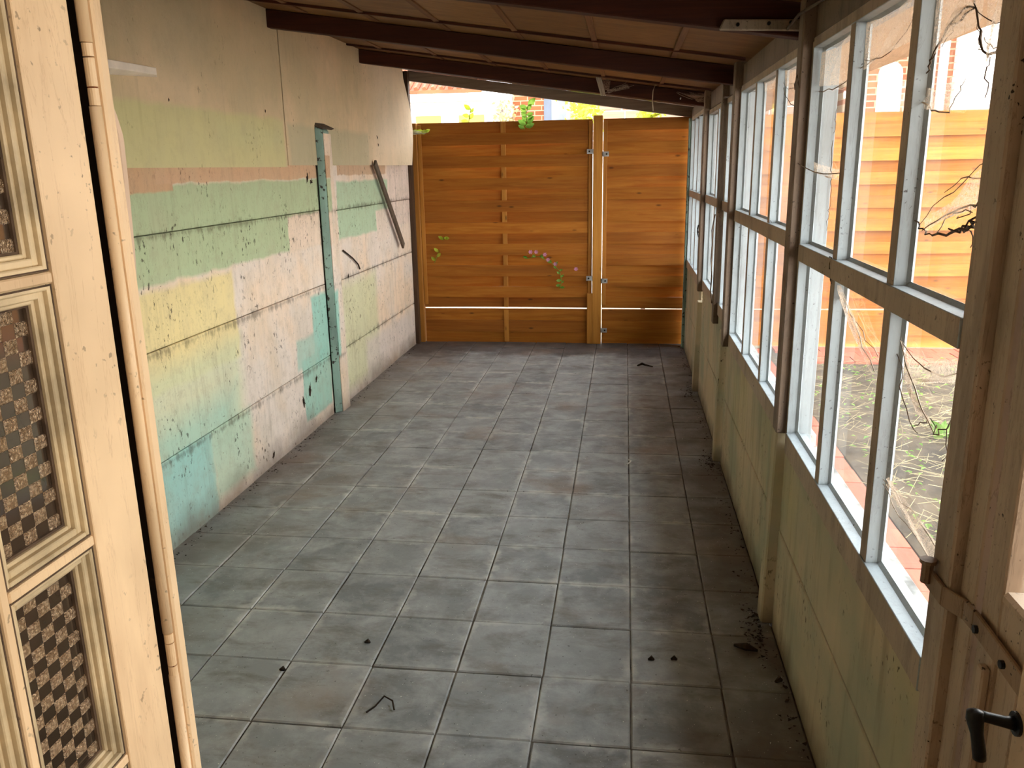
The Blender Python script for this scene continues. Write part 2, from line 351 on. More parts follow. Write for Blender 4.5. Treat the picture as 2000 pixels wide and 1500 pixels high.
M['bk2'] = brickwall('white_painted_brick', (240, 236, 230), (232, 226, 218), (196, 186, 174))

# ------------------------------------------------------------ setting
XL, XR, YE = -2.06, .58, 8.04
zf = lambda x: 2.600-.148*(x+2.06)     # underside of the ceiling boards
floor = thing('floor', (-.74, 4.5, 0), kind='structure')
bx('floor_bed', M['grout'], floor, -2.3, .9, .86, 8.2, -.12, -.0075, bevel=0)
def tile_mesh(wx, wy):
    b = MB(); b.box(-wx/2, wx/2, -wy/2, wy/2, -.03, 0)
    import bmesh
    me = b.mesh('floor_tile', M['tile']); bm = bmesh.new(); bm.from_mesh(me); bmesh.ops.bevel(bm, geom=[e for e in bm.edges if all(v.co.z > -.01 for v in e.verts)], offset=.004, segments=1, affect='EDGES')
    bm.to_mesh(me); bm.free(); return me
tm, tm2 = tile_mesh(.297, .327), tile_mesh(.226, .327)
for i in range(9):
    xc = .046+.302*(i-7)+.151
    for j in range(22):
        yc = 2.483+.332*(j-5)+.166
        last = i == 8
        place('floor_tile', tm2 if last else tm, (xc+R.uniform(-.0015, .0015) if not last else .463, yc+R.uniform(-.0015, .0015), R.uniform(-.003, .001)), floor,
              (R.uniform(-.005, .005), R.uniform(-.005, .005), R.uniform(-.004, .004)))
# left wall: concrete boards in two bays, fibreboard above
wl = thing('wall_left', (XL, 4.5, 0), kind='structure')
for y0, y1 in ((.92, 5.50), (5.66, 8.0)):
    dz = 0 if y0 < 2 else -.02
    for z0, z1 in ((-.02, .427+dz), (.431+dz, .934+dz), (.938+dz, 1.439+dz), (1.443+dz, 1.99)):
        bx('concrete_board', M['wall'], wl, XL-.05, XL+R.uniform(-.004, .002), y0, y1, z0, z1, bevel=.004)
bx('wall_backing', M['grout'], wl, XL-.09, XL-.052, .92, 8.0, -.02, 2.72, bevel=0)
def sheet(name, y0, y1, z0, ztop, warp=None, ny=10, nz=8, hole=None):
    b = MB(); k = []
    for side, t in ((0, .009), (1, 0)):
        for i in range(ny+1):
            for j in range(nz+1):
                v = j/nz; y1_ = y1(v) if callable(y1) else y1; y = y0+(y1_-y0)*i/ny; z = z0+(ztop-z0)*v
                x = XL+.004+t+(warp(i/ny, v) if warp else 0); b.v.append((x, y, z))
    N = (ny+1)*(nz+1); g = lambda s, i, j: s*N+i*(nz+1)+j
    for s in (0, 1):
        for i in range(ny):
            for j in range(nz):
                b.f.append((g(s, i, j), g(s, i+1, j), g(s, i+1, j+1), g(s, i, j+1))); b.mi.append(0)
    for i in range(ny):
        for j in (0, nz): b.f.append((g(0, i, j), g(0, i+1, j), g(1, i+1, j), g(1, i, j))); b.mi.append(0)
    for j in range(nz):
        for i in (0, ny): b.f.append((g(0, i, j), g(0, i, j+1), g(1, i, j+1), g(1, i, j))); b.mi.append(0)
    return b.build(name, M['fibre'], wl)
sheet('fibreboard_panel', .92, 4.985, 1.725, 2.62)
sheet('fibreboard_panel', 5.0, lambda v: 7.74+.16*math.sin(math.pi*min(1, max(0, v*1.15)))-.02*v, 1.735, 2.60,
      lambda u, v: .075*max(0, (u-.72)/.28)**2*(1-.6*v)+.006*math.sin(u*9)*max(0, 1-v))
# dark brown post at the end of the left wall above the boards
tag(bx('wooden_post', M['brownpost'], None, XL-.04, XL+.035, 7.93, 8.0, .0, 2.58), 'dark brown post in the far left corner behind the curled fibreboard', 'post')
# far ends of roof
ceiling = thing('ceiling', (-.7, 4.5, 2.4), kind='structure')
xs = [-2.10, -1.79, -1.38, -.98, -.575, -.17, .24, .66]
raft_y = [1.3, 3.05, 4.85, 6.55, 8.0]
ys = [.9, 1.35, 2.75, 3.1, 4.5, 4.9, 6.25, 6.6, 8.06]
for i in range(len(xs)-1):
    for j in range(len(ys)-1):
        b = MB(); b.slant(xs[i]+.003, xs[i+1]-.003, ys[j]+.007, ys[j+1]-.007, zf, .012)
        b.build('ceiling_panel', M['ceil'], ceiling, bevel=.001)
for i in (1, 2, 3, 4, 5, 6):
    for y0, y1 in ((.9, 1.27), (1.34, 3.01), (3.10, 4.80), (4.90, 6.50), (6.60, 7.96)):
        b = MB(); zz = zf(xs[i]); b.box(xs[i]-.014, xs[i]+.014, y0+.01, y1-.01, zz-.009, zz-.0005); b.build('ceiling_batten', M['batten'], ceiling, bevel=.001)
for yj, xa, xb in ((2.75, -2.04, .58), (4.5, -2.04, .58), (6.25, -2.04, .58)):
    b = MB(); b.slant(xa, xb, yj-.011, yj+.011, lambda x: zf(x)-.014, .0135); b.build('joint_strip', M['rafter'], ceiling, bevel=.001)
b = MB(); b.slant(-2.3, 1.18, .86, 8.12, lambda x: zf(x)+.02, .04); b.build('roof_deck', M['brownpost'], ceiling)
b = MB(); b.slant(.67, 1.17, .9, 8.1, lambda x: zf(x)-.0, .016); b.build('eave_board', M['cream'], ceiling)
desc = ['closest to the house door', 'with a flaking white strip nailed to it', 'third one before the grey end beam, unmarked', 'just before the grey end beam']
for k, y in enumerate(raft_y[:4]):
    b = MB(); x0, x1 = XL-.02, .60; h = .10 if k != 1 else .112
    a, c = zf(x0)-.002, zf(x1)-.002; a2, c2 = a-h+.002, c-h+.004
    b.hexa([(x0, y, a2), (x1, y, c2), (x1, y+.065, c2), (x0, y+.065, a2), (x0, y, a), (x1, y, c), (x1, y+.065, c), (x0, y+.065, a)])
    tag(b.build('rafter', M['rafter'], None, bevel=.004), 'dark roof beam '+desc[k], 'beam', 'dark roof beams')
b = MB(); x0, x1 = -2.04, .66
b.hexa([(x0, 8.0, 2.50), (x1, 8.0, 2.10), (x1, 8.06, 2.10), (x0, 8.06, 2.50), (x0, 8.0, zf(x0)-.004), (x1, 8.0, zf(x1)-.004), (x1, 8.06, zf(x1)-.004), (x0, 8.06, zf(x0)-.004)])
tag(b.build('end_beam', M['grey_beam'], None, bevel=.003), 'weathered grey beam closing the roof above the wooden fence', 'beam')

# right wall: low concrete-board wall, wall plate
wr = thing('wall_right', (XR, 4.5, 0), kind='structure')
bays = [(1.47, 2.905, .73), (3.0, 4.69, .74), (4.79, 6.26, .80), (6.37, 8.0, .80)]
for y0, y1, zt in bays:
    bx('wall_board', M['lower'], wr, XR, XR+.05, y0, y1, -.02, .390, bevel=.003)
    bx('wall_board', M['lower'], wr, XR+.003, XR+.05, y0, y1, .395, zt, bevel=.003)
bx('wall_plate', M['postd'], wr, .585, .66, 1.33, 8.02, 2.075, 2.185)
for i, (y, zt) in enumerate(((2.91, .78), (4.70, .78), (6.27, .70))):
    o = MB().hexa([(.538, y, 0), (.62, y, 0), (.62, y+.085, 0), (.538, y+.085, 0), (.55, y, zt), (.62, y, zt), (.62, y+.085, zt), (.55, y+.085, zt)]).build('concrete_post', M['lower'], None, bevel=.006)
    tag(o, ['cream-painted concrete post at the foot of the right wall, nearest of the three', 'middle cream concrete post at the foot of the right wall, beside the cracked board', 'farthest cream concrete post at the foot of the right wall'][i], 'post', 'concrete posts along the window wall')
for i, (y, z0) in enumerate(((2.885, .77), (4.575, .72), (6.25, .78))):
    o = bx('wooden_post', M['postd'], None, .543, .60, y, y+.07 if i else y+.068, z0, 2.2, bevel=.005)
    tag(o, ['grimy brown wooden post between the two nearest windows', 'second grimy wooden post from the camera in the window wall', 'farthest grimy wooden post in the window wall, beside the small latch'][i], 'post', 'wooden window posts')
o = bx('corner_post', M['turq'], None, .555, .62, 7.86, 7.94, 0, 2.1, bevel=.004)
tag(o, 'grey-green post in the far right corner where the windows meet the fence', 'post')
# windows
def window(no, y0, y1, zs, zr0, zr1, zt, mull, posts=()):
    wd = thing('window_%d' % no, (XR, (y0+y1)/2, zs), kind='structure'); W = M['white']; P = M['postp']
    def wbar(nm, *b_, mats=None):
        # inner face painted like the posts, reveals white
        mb = MB(); x0, x1, a, c, d, e = b_
        mb.box(*b_); mb.mi = [0]*6; mb.mi[5] = 1
        return mb.build(nm, [W, P], wd, bevel=.0015)
    wbar('window_frame', XR-.004, .66, y0, y0+.018, zs-.07, zt+.02); wbar('window_frame', XR-.004, .66, y1-.018, y1, zs-.07, zt+.02)
    wbar('bottom_rail', XR-.006, .640, y0+.018, y1-.018, zs-.075, zs)
    wbar('middle_rail', XR-.008, .636, y0+.018, y1-.018, zr0, zr1)
    wbar('top_rail', XR-.004, .655, y0+.018, y1-.018, zt, zt+.03)
    edges = [y0+.018]
    for q in mull:
        for a, c in ((zs, zr0), (zr1, zt)):
            mb = MB(); mb.prism([(XR-.002, q), (.610, q+.002), (.622, q+.010), (.622, q+.038), (.610, q+.046), (XR-.002, q+.048)], 'z', a, c)
            for i_ in range(2, 6): pass
            mb.mi[7] = 1; mb.build('mullion', [W, P], wd, bevel=.001)
        edges += [q+.003, q+.045]
    edges.append(y1-.018)
    for a, c in zip(edges[::2], edges[1::2]):
        for d, e in ((zs, zr0), (zr1, zt)):
            MB().add([(.613, a, d), (.613, c, d), (.613, c, e), (.613, a, e)], [(0, 1, 2, 3)]).build('glass_pane', M['glassw'], wd)
            # putty beads round the pane
            mb = MB(); mb.prism([(.604, d), (.612, d), (.612, d+.009)], 'y', a, c).prism([(.604, e), (.612, e-.008), (.612, e)], 'y', a, c)
            mb.prism([(.603, c), (.612, c-.009), (.612, c)], 'z', d, e); mb.build('putty_bead', W, wd)
    bx('window_sill', M['concrete_sill'], wd, .656, .70, y0, y1, zs-.10, zs-.055)
    return wd
window(1, 1.465, 2.882, .78, 1.383, 1.438, 2.045, [1.875, 2.375])
window(2, 2.958, 4.572, .80, 1.405, 1.464, 2.050, [3.50, 4.03])
window(3, 4.650, 6.248, .872, 1.43, 1.487, 2.035, [5.10, 5.62])
window(4, 6.325, 7.86, .845, 1.42, 1.475, 2.075, [6.70, 7.08, 7.46])
o = bx('mullion_post', M['postd'], None, .548, .588, 5.16, 5.235, .74, 2.19, bevel=.004)
tag(o, 'narrow grimy post standing in front of the third window, with a dangling wire', 'post')

# near post with stepped face and the garden door
gp = thing('door_post', (.6, 1.4, 0), 'big grimy cream post between the nearest window and the garden door', 'post')
bx('post_face', M['postp'], gp, .572, .66, 1.395, 1.463, 0, 2.2, bevel=.004)
bx('post_rebate', M['postp'], gp, .592, .655, 1.335, 1.394, 0, 2.2, bevel=.003)
dr = thing('door_3', (.6, 1.15, 0), kind='structure')
P = M['postp']
bx('door_stile', P, dr, .60, .64, 1.262, 1.327, .02, 2.06, bevel=.003)
bx('door_stile', P, dr, .60, .64, .905, .955, .02, 2.06, bevel=.003)
bx('door_rail', P, dr, .60, .64, .957, 1.26, .95, 1.035, bevel=.003)
bx('door_rail', P, dr, .60, .64, .957, 1.26, 1.98, 2.06, bevel=.003)
for y in (.957, 1.035, 1.112, 1.188):
    bx('door_board', P, dr, .606, .635, y, y+.073, .02, .945, bevel=.004)
bx('door_batten', P, dr, .586, .60, 1.262, 1.285, .02, .90, bevel=.003)
MB().add([(.624, .957, 1.035), (.624, 1.26, 1.035), (.624, 1.26, 1.98), (.624, .957, 1.98)], [(0, 1, 2, 3)]).build('glass_pane', M['glassw'], dr)
bx('sill_block', P, dr, .585, .62, .96, 1.235, 1.036, 1.058, bevel=.006)
bx('door_lintel', P, dr, .585, .66, .9, 1.33, 2.065, 2.18)
# strap hinge: pintle plate on the post, strap running along the door
hg = place('strap_hinge', None, (.59, 1.38, .95), dr); tag(hg, 'rusty painted strap hinge running across the big post')
b = MB(); pth = [(.566, 1.47, .962), (.572, 1.40, .955), (.592, 1.355, .955), (.594, 1.32, .955), (.594, .97, .945)]
for i in range(len(pth)-1):
    (x, y, z), (x_, y_, z_) = pth[i], pth[i+1]
    b.hexa([(x-.008, y, z-.019), (x, y, z-.019), (x_, y_, z_-.019), (x_-.008, y_, z_-.019), (x-.008, y, z+.019), (x, y, z+.019), (x_, y_, z_+.019), (x_-.008, y_, z_+.019)])
b.build('hinge_strap', M['strap'], hg, bevel=.002)
MB().tube([(.556, 1.452, .955), (.556, 1.452, .995)], .010, 10).build('hinge_pin', M['strap'], hg)
MB().tube([(.556, 1.452, .993), (.556, 1.452, 1.0)], .0145, 10).build('pin_head', M['strap'], hg)
for y in (1.30, 1.20, 1.08):
    MB().tube([(.588, y, .951), (.580, y, .951)], .007, 8).build('bolt_head', M['iron'], hg)

# ------------------------------------------------------------ house doorway round the camera
wb = thing('wall_house', (0, .85, 0), kind='structure')
hw = plain('house_plaster', (214, 198, 178), .85, .12, 4)
for b_ in ((-2.06, -.585, .875, .915, 0, 2.75), (.50, .9, .80, .90, 0, 2.75), (-.585, .50, .875, .915, 2.32, 2.75), (-1.6, -.61, .80, .875, 0, 2.5), (.5, 1.5, .78, .80, 0, 2.5), (-1.6, 1.5, .78, .80, 2.4, 2.5)):
    bx('wall_section', hw, wb, *b_, bevel=.002)
room = thing('wall_room', (0, -1, 0), kind='structure')
for b_ in ((-1.64, -1.6, -2.5, .8, 0, 2.5), (1.5, 1.54, -2.5, .8, 0, 2.5), (-1.6, 1.5, -2.54, -2.5, 0, 2.5)):
    bx('room_wall', hw, room, *b_, bevel=0)
bx('room_floor', M['brownpost'], room, -1.6, 1.5, -2.5, .86, -.1, -.01, bevel=0)
bx('room_ceiling', hw, room, -1.6, 1.5, -2.5, .8, 2.5, 2.54, bevel=0)
# plaster lump at the outer edge
b = MB()
pts = [(-.622, 1.50), (-.617, 1.62), (-.612, 1.70), (-.606, 1.76), (-.615, 1.80), (-.632, 1.825), (-.66, 1.82), (-.66, 1.46)]
pts = [(-.632, 1.50), (-.624, 1.60), (-.620, 1.70), (-.619, 1.745), (-.625, 1.775), (-.634, 1.795), (-.66, 1.79), (-.66, 1.46)]
b.prism([(x*.932, 1.7+(z-1.7)*.93) for x, z in pts], 'y', .916, .932)
o = b.build('plaster_edge', plain('pinkish_plaster', (226, 200, 176), .85, .1, 6), wb, bevel=.004)
b = MB(); b.prism([(-.600, 1.30), (-.583, 1.36), (-.586, 1.52), (-.600, 1.60)], 'y', .916, .922); b.build('plaster_edge', hw, wb, bevel=.001)
# left jamb with quirk bead, and hinges
tj = thing('trim_1', (-.56, .84, 0), kind='structure'); C = M['cream']
MB().box(-.66, -.604, .868, .8745, 0, 2.33).build('door_jamb', C, tj, bevel=.002)
bx('jamb_face', C, tj, -.566, -.5520, .8625, .8795, 0, 2.33, bevel=.0025)
bx('door_head', C, tj, -.6, .5, .84, .8745, 2.25, 2.33, bevel=.002)
bx('gap_shade_strip', plain('painted_gap_shade', (30, 22, 16), .95), tj, -.603, -.5665, .8675, .8748, 0, 2.33, bevel=0)  # black strip painted in for the shade in the gap beside the leaf
def bead(z0, z1): MB().tube([(-.5600, .8560, z0), (-.5600, .8560, z1)], .0062, 14).build('jamb_bead', C, tj, smooth=True)
bead(0, 1.083); bead(1.143, 1.770); bead(1.834, 2.33)
for z0, zs_ in ((1.770, (.0, .019, .049, .0635)), (1.083, (0, .014, .046, .0595))):
    hh = place('barrel_hinge', None, (-.556, .843, z0), tj); tag(hh, 'painted barrel hinge %s on the cream door frame' % ('with a rust line, the upper one' if z0 > 1.5 else 'cracked at its joints, the lower one'))
    for a, c in zip(zs_, zs_[1:]):
        MB().tube([(-.5595, .8555, z0+a+.0008), (-.5595, .8555, z0+c-.0008)], .0056, 14).build('hinge_knuckle', C, hh, smooth=False)
    bx('rust_ring', plain('rust', (120, 58, 24), .9), hh, -.563, -.556, .852, .859, z0+zs_[1]-.0008, z0+zs_[1]+.0008, bevel=0)
# left leaf: glazed with patterned glass
d1 = thing('door_1', (-.57, .55, 0), kind='structure')
XF = -.550
b = MB(); b.prism([(XF-.035, .737), (XF, .737), (XF, .817), (XF-.006, .826), (XF-.035, .827)], 'z', .02, 2.24); b.build('door_stile', C, d1, bevel=.001)
bx('door_stile', C, d1, XF-.035, XF, .26, .335, .02, 2.24)
bx('door_rail', C, d1, XF-.035, XF, .337, .735, 2.15, 2.24); bx('door_rail', C, d1, XF-.035, XF, .337, .735, .02, .22)
ze = [.22+i*0 for i in (0,)]
zb = [.518, .787, 1.0565, 1.3265, 1.6045, 1.875]
ybars = [.470, .604]
for y in ybars: bx('glazing_bar', C, d1, XF-.03, XF, y-.0055, y+.0055, .222, 2.148, bevel=.0015)
for z in zb:
    for a, c in ((.337, .4635), (.4765, .5975), (.6105, .735)): bx('glazing_bar', C, d1, XF-.03, XF, a, c, z-.0055, z+.0055, bevel=.0015)
yc = [(.337, .4635), (.4765, .5975), (.6105, .735)]; zz = [.222]+[v for z in zb for v in (z-.006, z+.006)]+[2.148]
zc = list(zip(zz[::2], zz[1::2]))
M['mold_p'] = plain('cream_moulding', (214, 196, 160), .4, .22, 14)
for a, c in yc:
    for d, e in zc:
        # moulding frame with two steps
        mb = MB()
        for w0, w1, xo in ((0, .006, -.003), (.006, .0135, -.008), (.0135, .018, -.013)):
            for (p, q, r, s_) in ((a+w0, a+w1, d+w0, e-w0), (c-w1, c-w0, d+w0, e-w0), (a+w1, c-w1, d+w0, d+w1), (a+w1, c-w1, e-w1, e-w0)):
                mb.box(XF-.028, XF+xo, p, q, r, s_)
        mb.build('glazing_moulding', M['mold_p'], d1, bevel=.0012)
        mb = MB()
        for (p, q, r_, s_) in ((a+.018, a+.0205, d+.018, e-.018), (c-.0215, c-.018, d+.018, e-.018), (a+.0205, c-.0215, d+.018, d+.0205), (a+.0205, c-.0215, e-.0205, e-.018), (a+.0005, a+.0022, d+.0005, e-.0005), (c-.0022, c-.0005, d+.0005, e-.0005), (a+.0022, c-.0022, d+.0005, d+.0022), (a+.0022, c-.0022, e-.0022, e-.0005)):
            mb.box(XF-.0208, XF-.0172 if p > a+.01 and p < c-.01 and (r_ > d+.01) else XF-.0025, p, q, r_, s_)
        mb.build('dirt_shade_line', M['strand'], d1)  # dark lines: dirt in the grooves, plus shade painted beside the glass
        bx('glass_pane', M['smooth_glass'], d1, XF-.026, XF-.021, a+.014, c-.014, d+.014, e-.014, bevel=0)
        mb = MB(); y0, y1, z0, z1 = a+.019, c-.019, d+.019, e-.019
        nx = 5; nz = 16; sy = (y1-y0)/nx; sz = (z1-z0)/nz
        for i in range(nx):
            for j in range(nz):
                if (i+j) % 2: continue
                yy, zq = y0+i*sy, z0+j*sz
                mb.add([(XF-.0208, yy, zq), (XF-.0208, yy+sy, zq), (XF-.0208, yy+sy, zq+sz), (XF-.0208, yy, zq+sz), (XF-.0190, yy+sy*.12, zq+sz*.1), (XF-.0190, yy+sy*.88, zq+sz*.1), (XF-.0190, yy+sy*.88, zq+sz*.9), (XF-.0190, yy+sy*.12, zq+sz*.9)],
                       [(4, 5, 6, 7), (0, 1, 5, 4), (1, 2, 6, 5), (2, 3, 7, 6), (3, 0, 4, 7)])
        tag(mb.build('textured_squares', M['sq'], d1), kind='stuff')
# right leaf: only its edge and handle show
d2 = thing('door_2', (.45, .5, 0), kind='structure')
bx('door_stile', C, d2, .4385, .475, .785, .86, .02, 2.24, bevel=.003)
bx('door_stile', C, d2, .4385, .475, .30, .37, .02, 2.24); bx('door_panel', C, d2, .45, .465, .37, .785, .02, .75); bx('door_rail', C, d2, .4385, .475, .37, .785, 2.14, 2.24)
bx('door_rail', C, d2, .4385, .475, .37, .785, .75, .85); bx('glass_pane', M['smooth_glass'], d2, .455, .459, .37, .785, .85, 2.14, bevel=0)
hd = place('lever_handle', None, (.43, .85, 1.1), d2); tag(hd, 'dark iron lever handle hanging down')
MB().tube([(.4385, .85, 1.097), (.425, .85, 1.0985), (.405, .85, 1.103), (.392, .85, 1.105)], [.0085, .0065, .006, .0075], 14).build('handle_shank', M['iron'], hd, smooth=True)
MB().tube([(.3925, .85, 1.1125), (.3925, .849, 1.110), (.393, .848, 1.102), (.396, .845, 1.085), (.400, .842, 1.062), (.401, .842, 1.055), (.401, .842, 1.053)], [.004, .0085, .0095, .0068, .0072, .007, .004], 14).build('lever', M['iron'], hd, smooth=True)
MB().tube([(.4384, .85, 1.097), (.4350, .85, 1.097)], .0135, 16).build('handle_rose', M['iron'], hd, smooth=False)

# ------------------------------------------------------------ things on the left wall
lp = thing('concrete_post', (-2.03, 5.6, 0), 'grey-green concrete post against the left wall, flaking paint', 'post')
MB().hexa([(-2.056, 5.50, 0), (-2.015, 5.54, 0), (-2.01, 5.68, 0), (-2.056, 5.69, 0), (-2.044, 5.47, 1.985), (-2.0, 5.50, 1.96), (-2.005, 5.64, 1.96), (-2.044, 5.65, 1.985)]).build('post_shaft', M['turq'], lp, bevel=.006)
MB().hexa([(-2.014, 5.545, 0), (-2.009, 5.545, 0), (-2.004, 5.69, 0), (-2.012, 5.69, 0), (-1.999, 5.505, 1.94), (-1.995, 5.505, 1.94), (-1.998, 5.65, 1.94), (-2.004, 5.65, 1.94)]).build('painted_face', M['wall'], lp)
b = MB(); b.hexa([(-2.05, 5.47, 1.986), (-1.995, 5.49, 1.965), (-1.99, 5.66, 1.965), (-2.05, 5.67, 1.99), (-2.05, 5.49, 2.012), (-2.0, 5.52, 1.985), (-1.98, 5.70, 1.975), (-2.05, 5.66, 2.012)])
b.build('broken_cap', M['lath'], lp, bevel=.003)
b = MB(); a0, a1 = Vector((-2.03, 6.70, 1.735)), Vector((-2.025, 7.44, .995)); wv = Vector((0, .045, .042)); tv = Vector((.018, 0, 0))
b.hexa([a1, a1+tv, a1+wv+tv, a1+wv, a0, a0+tv, a0+wv+tv, a0+wv])
tag(b.build('wooden_lath', M['lath'], None, bevel=.002), 'loose grey lath hanging slantwise below the fibreboard on the left wall', 'lath')
b = MB(); b.hexa([(-2.044, 3.05, 2.07), (-1.985, 3.05, 2.098), (-2.015, 3.55, 2.112), (-2.044, 3.60, 2.108), (-2.044, 3.05, 2.13), (-1.985, 3.05, 2.128), (-2.015, 3.55, 2.142), (-2.044, 3.60, 2.142)])
tag(b.build('wall_shelf', plain('pale_shelf_paint', (246, 232, 214), .6, .08), None, bevel=.002), 'short pale painted shelf board on the left wall beside the door frame', 'shelf')
def scab(y, z, s, name='peeling_patch'):
    mb = MB(); n = 17; q = []; a_ = R.uniform(0, 3)
    for i in range(n):
        t = 2*math.pi*i/n; r = s*R.uniform(.35, 1.15); u_, v_ = r*math.cos(t), r*.42*math.sin(t); q.append((y+u_*math.cos(a_)-v_*math.sin(a_), z+u_*math.sin(a_)+v_*math.cos(a_)))
    c = (XL+(.018 if z > 1.73 else .005), y, z); mb.add([c]+[(XL+(.014 if z > 1.73 else .004)-.002, a, b_) for a, b_ in q], [(0, 1+i, 1+(i+1) % n) for i in range(n)])
    return mb.build(name, M['mold'], wl)
for y, z, s in ((5.32, 1.655, .05), (5.38, 1.63, .035), (4.72, 2.035, .016), (3.68, 2.02, .012), (5.07, .29, .06), (4.95, .24, .05), (5.2, .33, .045), (6.92, 1.96, .022), (6.94, 1.90, .016), (4.43, .06, .04), (6.0, .93, .03)):
    scab(y, z, s)
# hair-thin wire on bay 2
MB().tube([(XL+.008, 5.9, 1.13), (XL+.012, 6.1, 1.05), (XL+.012, 6.22, .99), (XL+.008, 6.26, .95)], .006, 5).build('dead_creeper', M['mold'], wl)

# ------------------------------------------------------------ wooden fence
def slat(parent, x0, x1, z0, z1, yc, sgn, amp=.021, mat=None, n=8):
    b = MB(); t = .013
    for i in range(n+1):
        u = i/n; x = x0+(x1-x0)*u; y = yc-sgn*amp*math.sin(math.pi*u)
        e_ = .005*sgn*math.sin(math.pi*u); b.v += [(x, y-t/2-e_, z0), (x, y+t/2-e_, z0), (x, y+t/2+e_, z1), (x, y-t/2+e_, z1)]
    for i in range(n):
        k = i*4
        for j in range(4): b.f.append((k+j, k+(j+1) % 4, k+4+(j+1) % 4, k+4+j)); b.mi.append(0)
    b.f += [(0, 1, 2, 3), (4*n+3, 4*n+2, 4*n+1, 4*n)]; b.mi += [0, 0]
    b.build('slat', mat or M['fence'], parent)
def panel(name, x0, x1, z0, z1, yc, label, n, flip=0):
    t = thing(name, ((x0+x1)/2, yc, 0), label, 'fence panel', 'woven fence panels')
    h = (z1-z0)/n
    for k in range(n):
        slat(t, x0+.004, x1-.004, z0+k*h+.001, z0+(k+1)*h+.0048, yc+(k*7 % 3-1)*.001, 1 if (k+flip) % 2 else -1)
    xm = (x0+x1)/2-.01
    bx('batten', M['fence_post'], t, xm-.022, xm+.022, yc-.0105, yc+.0105, z0+.004, z1-.002, bevel=.002)
    for x in (x0+.02, x1-.02):
        bx('batten', M['fence_post'], t, x-.018, x+.018, yc-.020, yc-.0045, z0+.03, z1-.01 , bevel=.002)
        bx('batten', M['fence_post'], t, x-.018, x+.018, yc+.0045, yc+.020, z0+.03, z1-.01, bevel=.002)
    return t
YF = 8.06
spans = [(-1.985, -.309), (-.214, 1.575), (1.685, 3.475), (3.585, 5.375), (5.485, 7.275)]
lab = ['woven board fence panel on the left, between the corner post and the middle post', 'woven board fence panel right of the middle post', 'fence panel seen through the windows, first beyond the room', 'fence panel seen through the nearest window panes', 'fence panel outside at the far right']
for i, (x0, x1) in enumerate(spans):
    panel('woven_fence', x0, x1, .352, 2.115, YF, lab[i], 17, i % 2)
for i, (x0, x1) in enumerate(spans):
    t = thing('low_fence', ((x0+x1)/2, YF, 0), ['low three-board fence panel under the left woven panel, below the bright gap', 'low fence panel under the right woven panel, below the bright gap', 'low fence panel outside, under the first panel beyond the room', 'low fence panel outside behind the brick edging', 'low fence panel outside at the far right'][i], 'fence panel', 'low fence panels')
    for k in range(3): slat(t, x0+.004, x1-.004, -.01+k*.116, -.01+(k+1)*.116+.002, YF, 1 if k % 2 else -1, .006)
    bx('batten', M['fence_post'], t, (x0+x1)/2-.032, (x0+x1)/2+.014, YF-.020, YF-.0125, .01, .33, bevel=.002)
for i, (x, zt) in enumerate(((-2.03, 2.12), (-.26, 2.15), (1.63, 2.15), (3.53, 2.15), (5.43, 2.15))):
    t = thing('fence_post', (x, YF, 0), ['square fence post in the far left corner, against the painted wall', 'pale fence post in the middle of the fence, between the two panels', 'fence post outside, first beyond the room', 'fence post outside, second beyond the room', 'fence post outside at the far right'][i], 'fence post', 'fence posts')
    bx('post_shaft', M['fence_post'], t, x-.045 if i else x-.03, x+.042 if i else x+.045, YF-.05, YF+.03, 0, zt, bevel=.004)
    if i == 1:
        for zc_, sides in ((1.83, (-1, 1)), (.648, (-1, 1)), (.163, (1,))):
            for s_ in sides:
                xx = x+s_*.044; zq = zc_-(.025 if s_ > 0 else 0)
                mb = MB(); a, c = (xx, xx+s_*.058); mb.box(min(a, c), max(a, c), YF-.056, YF-.052, zq-.022, zq+.022)
                mb.box(min(xx-s_*.002, xx+s_*.003), max(xx-s_*.002, xx+s_*.003), YF-.056, YF-.02, zq-.022, zq+.022)
                br = mb.build('steel_bracket', M['zinc'], t)
                MB().tube([(xx+s_*.036, YF-.058, zq), (xx+s_*.036, YF-.0565, zq)], .009, 8).build('screw_head', M['iron'], br)
        bx('side_batten', M['fence_post'], t, x-.095, x-.04, YF-.045, YF-.02, 0, .50, bevel=.003)

# ------------------------------------------------------------ small things under the roof
b = MB(); b.hexa([(.30, 3.028, 2.132), (.60, 3.028, 2.118), (.60, 3.049, 2.118), (.30, 3.049, 2.132), (.315, 3.030, 2.166), (.60, 3.030, 2.154), (.60, 3.049, 2.154), (.315, 3.049, 2.166)])
o = tag(b.build('timber_strip', paint('flaking_white_paint', (158, 144, 124), (60, 44, 30), 1.0), None, bevel=.004), 'flaking white strip nailed to the nearest dark roof beam', 'strip')
for x in (.36, .46, .53): MB().tube([(x, 3.0285, 2.145), (x, 3.022, 2.146)], .006, 8).build('nail_head', M['iron'], o)
tag(MB().tube([(.52, 3.02, 2.125), (.532, 2.9, 2.15), (.575, 2.7, 2.165)], .005, 8).build('bent_stick', M['lath'], None), 'thin pale stick reaching from the white strip to the window wall', 'stick')
ck = thing('plastic_clip', (-.19, 6.45, 2.29), 'shiny clear plastic piece dangling from the third roof beam, wrapped in cobweb', 'clip')
pl = NT('clear_plastic'); pm = pl.fin(lin((224, 216, 200)), .12, .9, .2)
MB().hexa([(-.188, 6.40, 2.195), (-.158, 6.41, 2.202), (-.158, 6.414, 2.202), (-.188, 6.404, 2.195), (-.232, 6.45, 2.335), (-.198, 6.46, 2.340), (-.198, 6.464, 2.340), (-.232, 6.454, 2.335)]).build('plastic_strip', pm, ck)
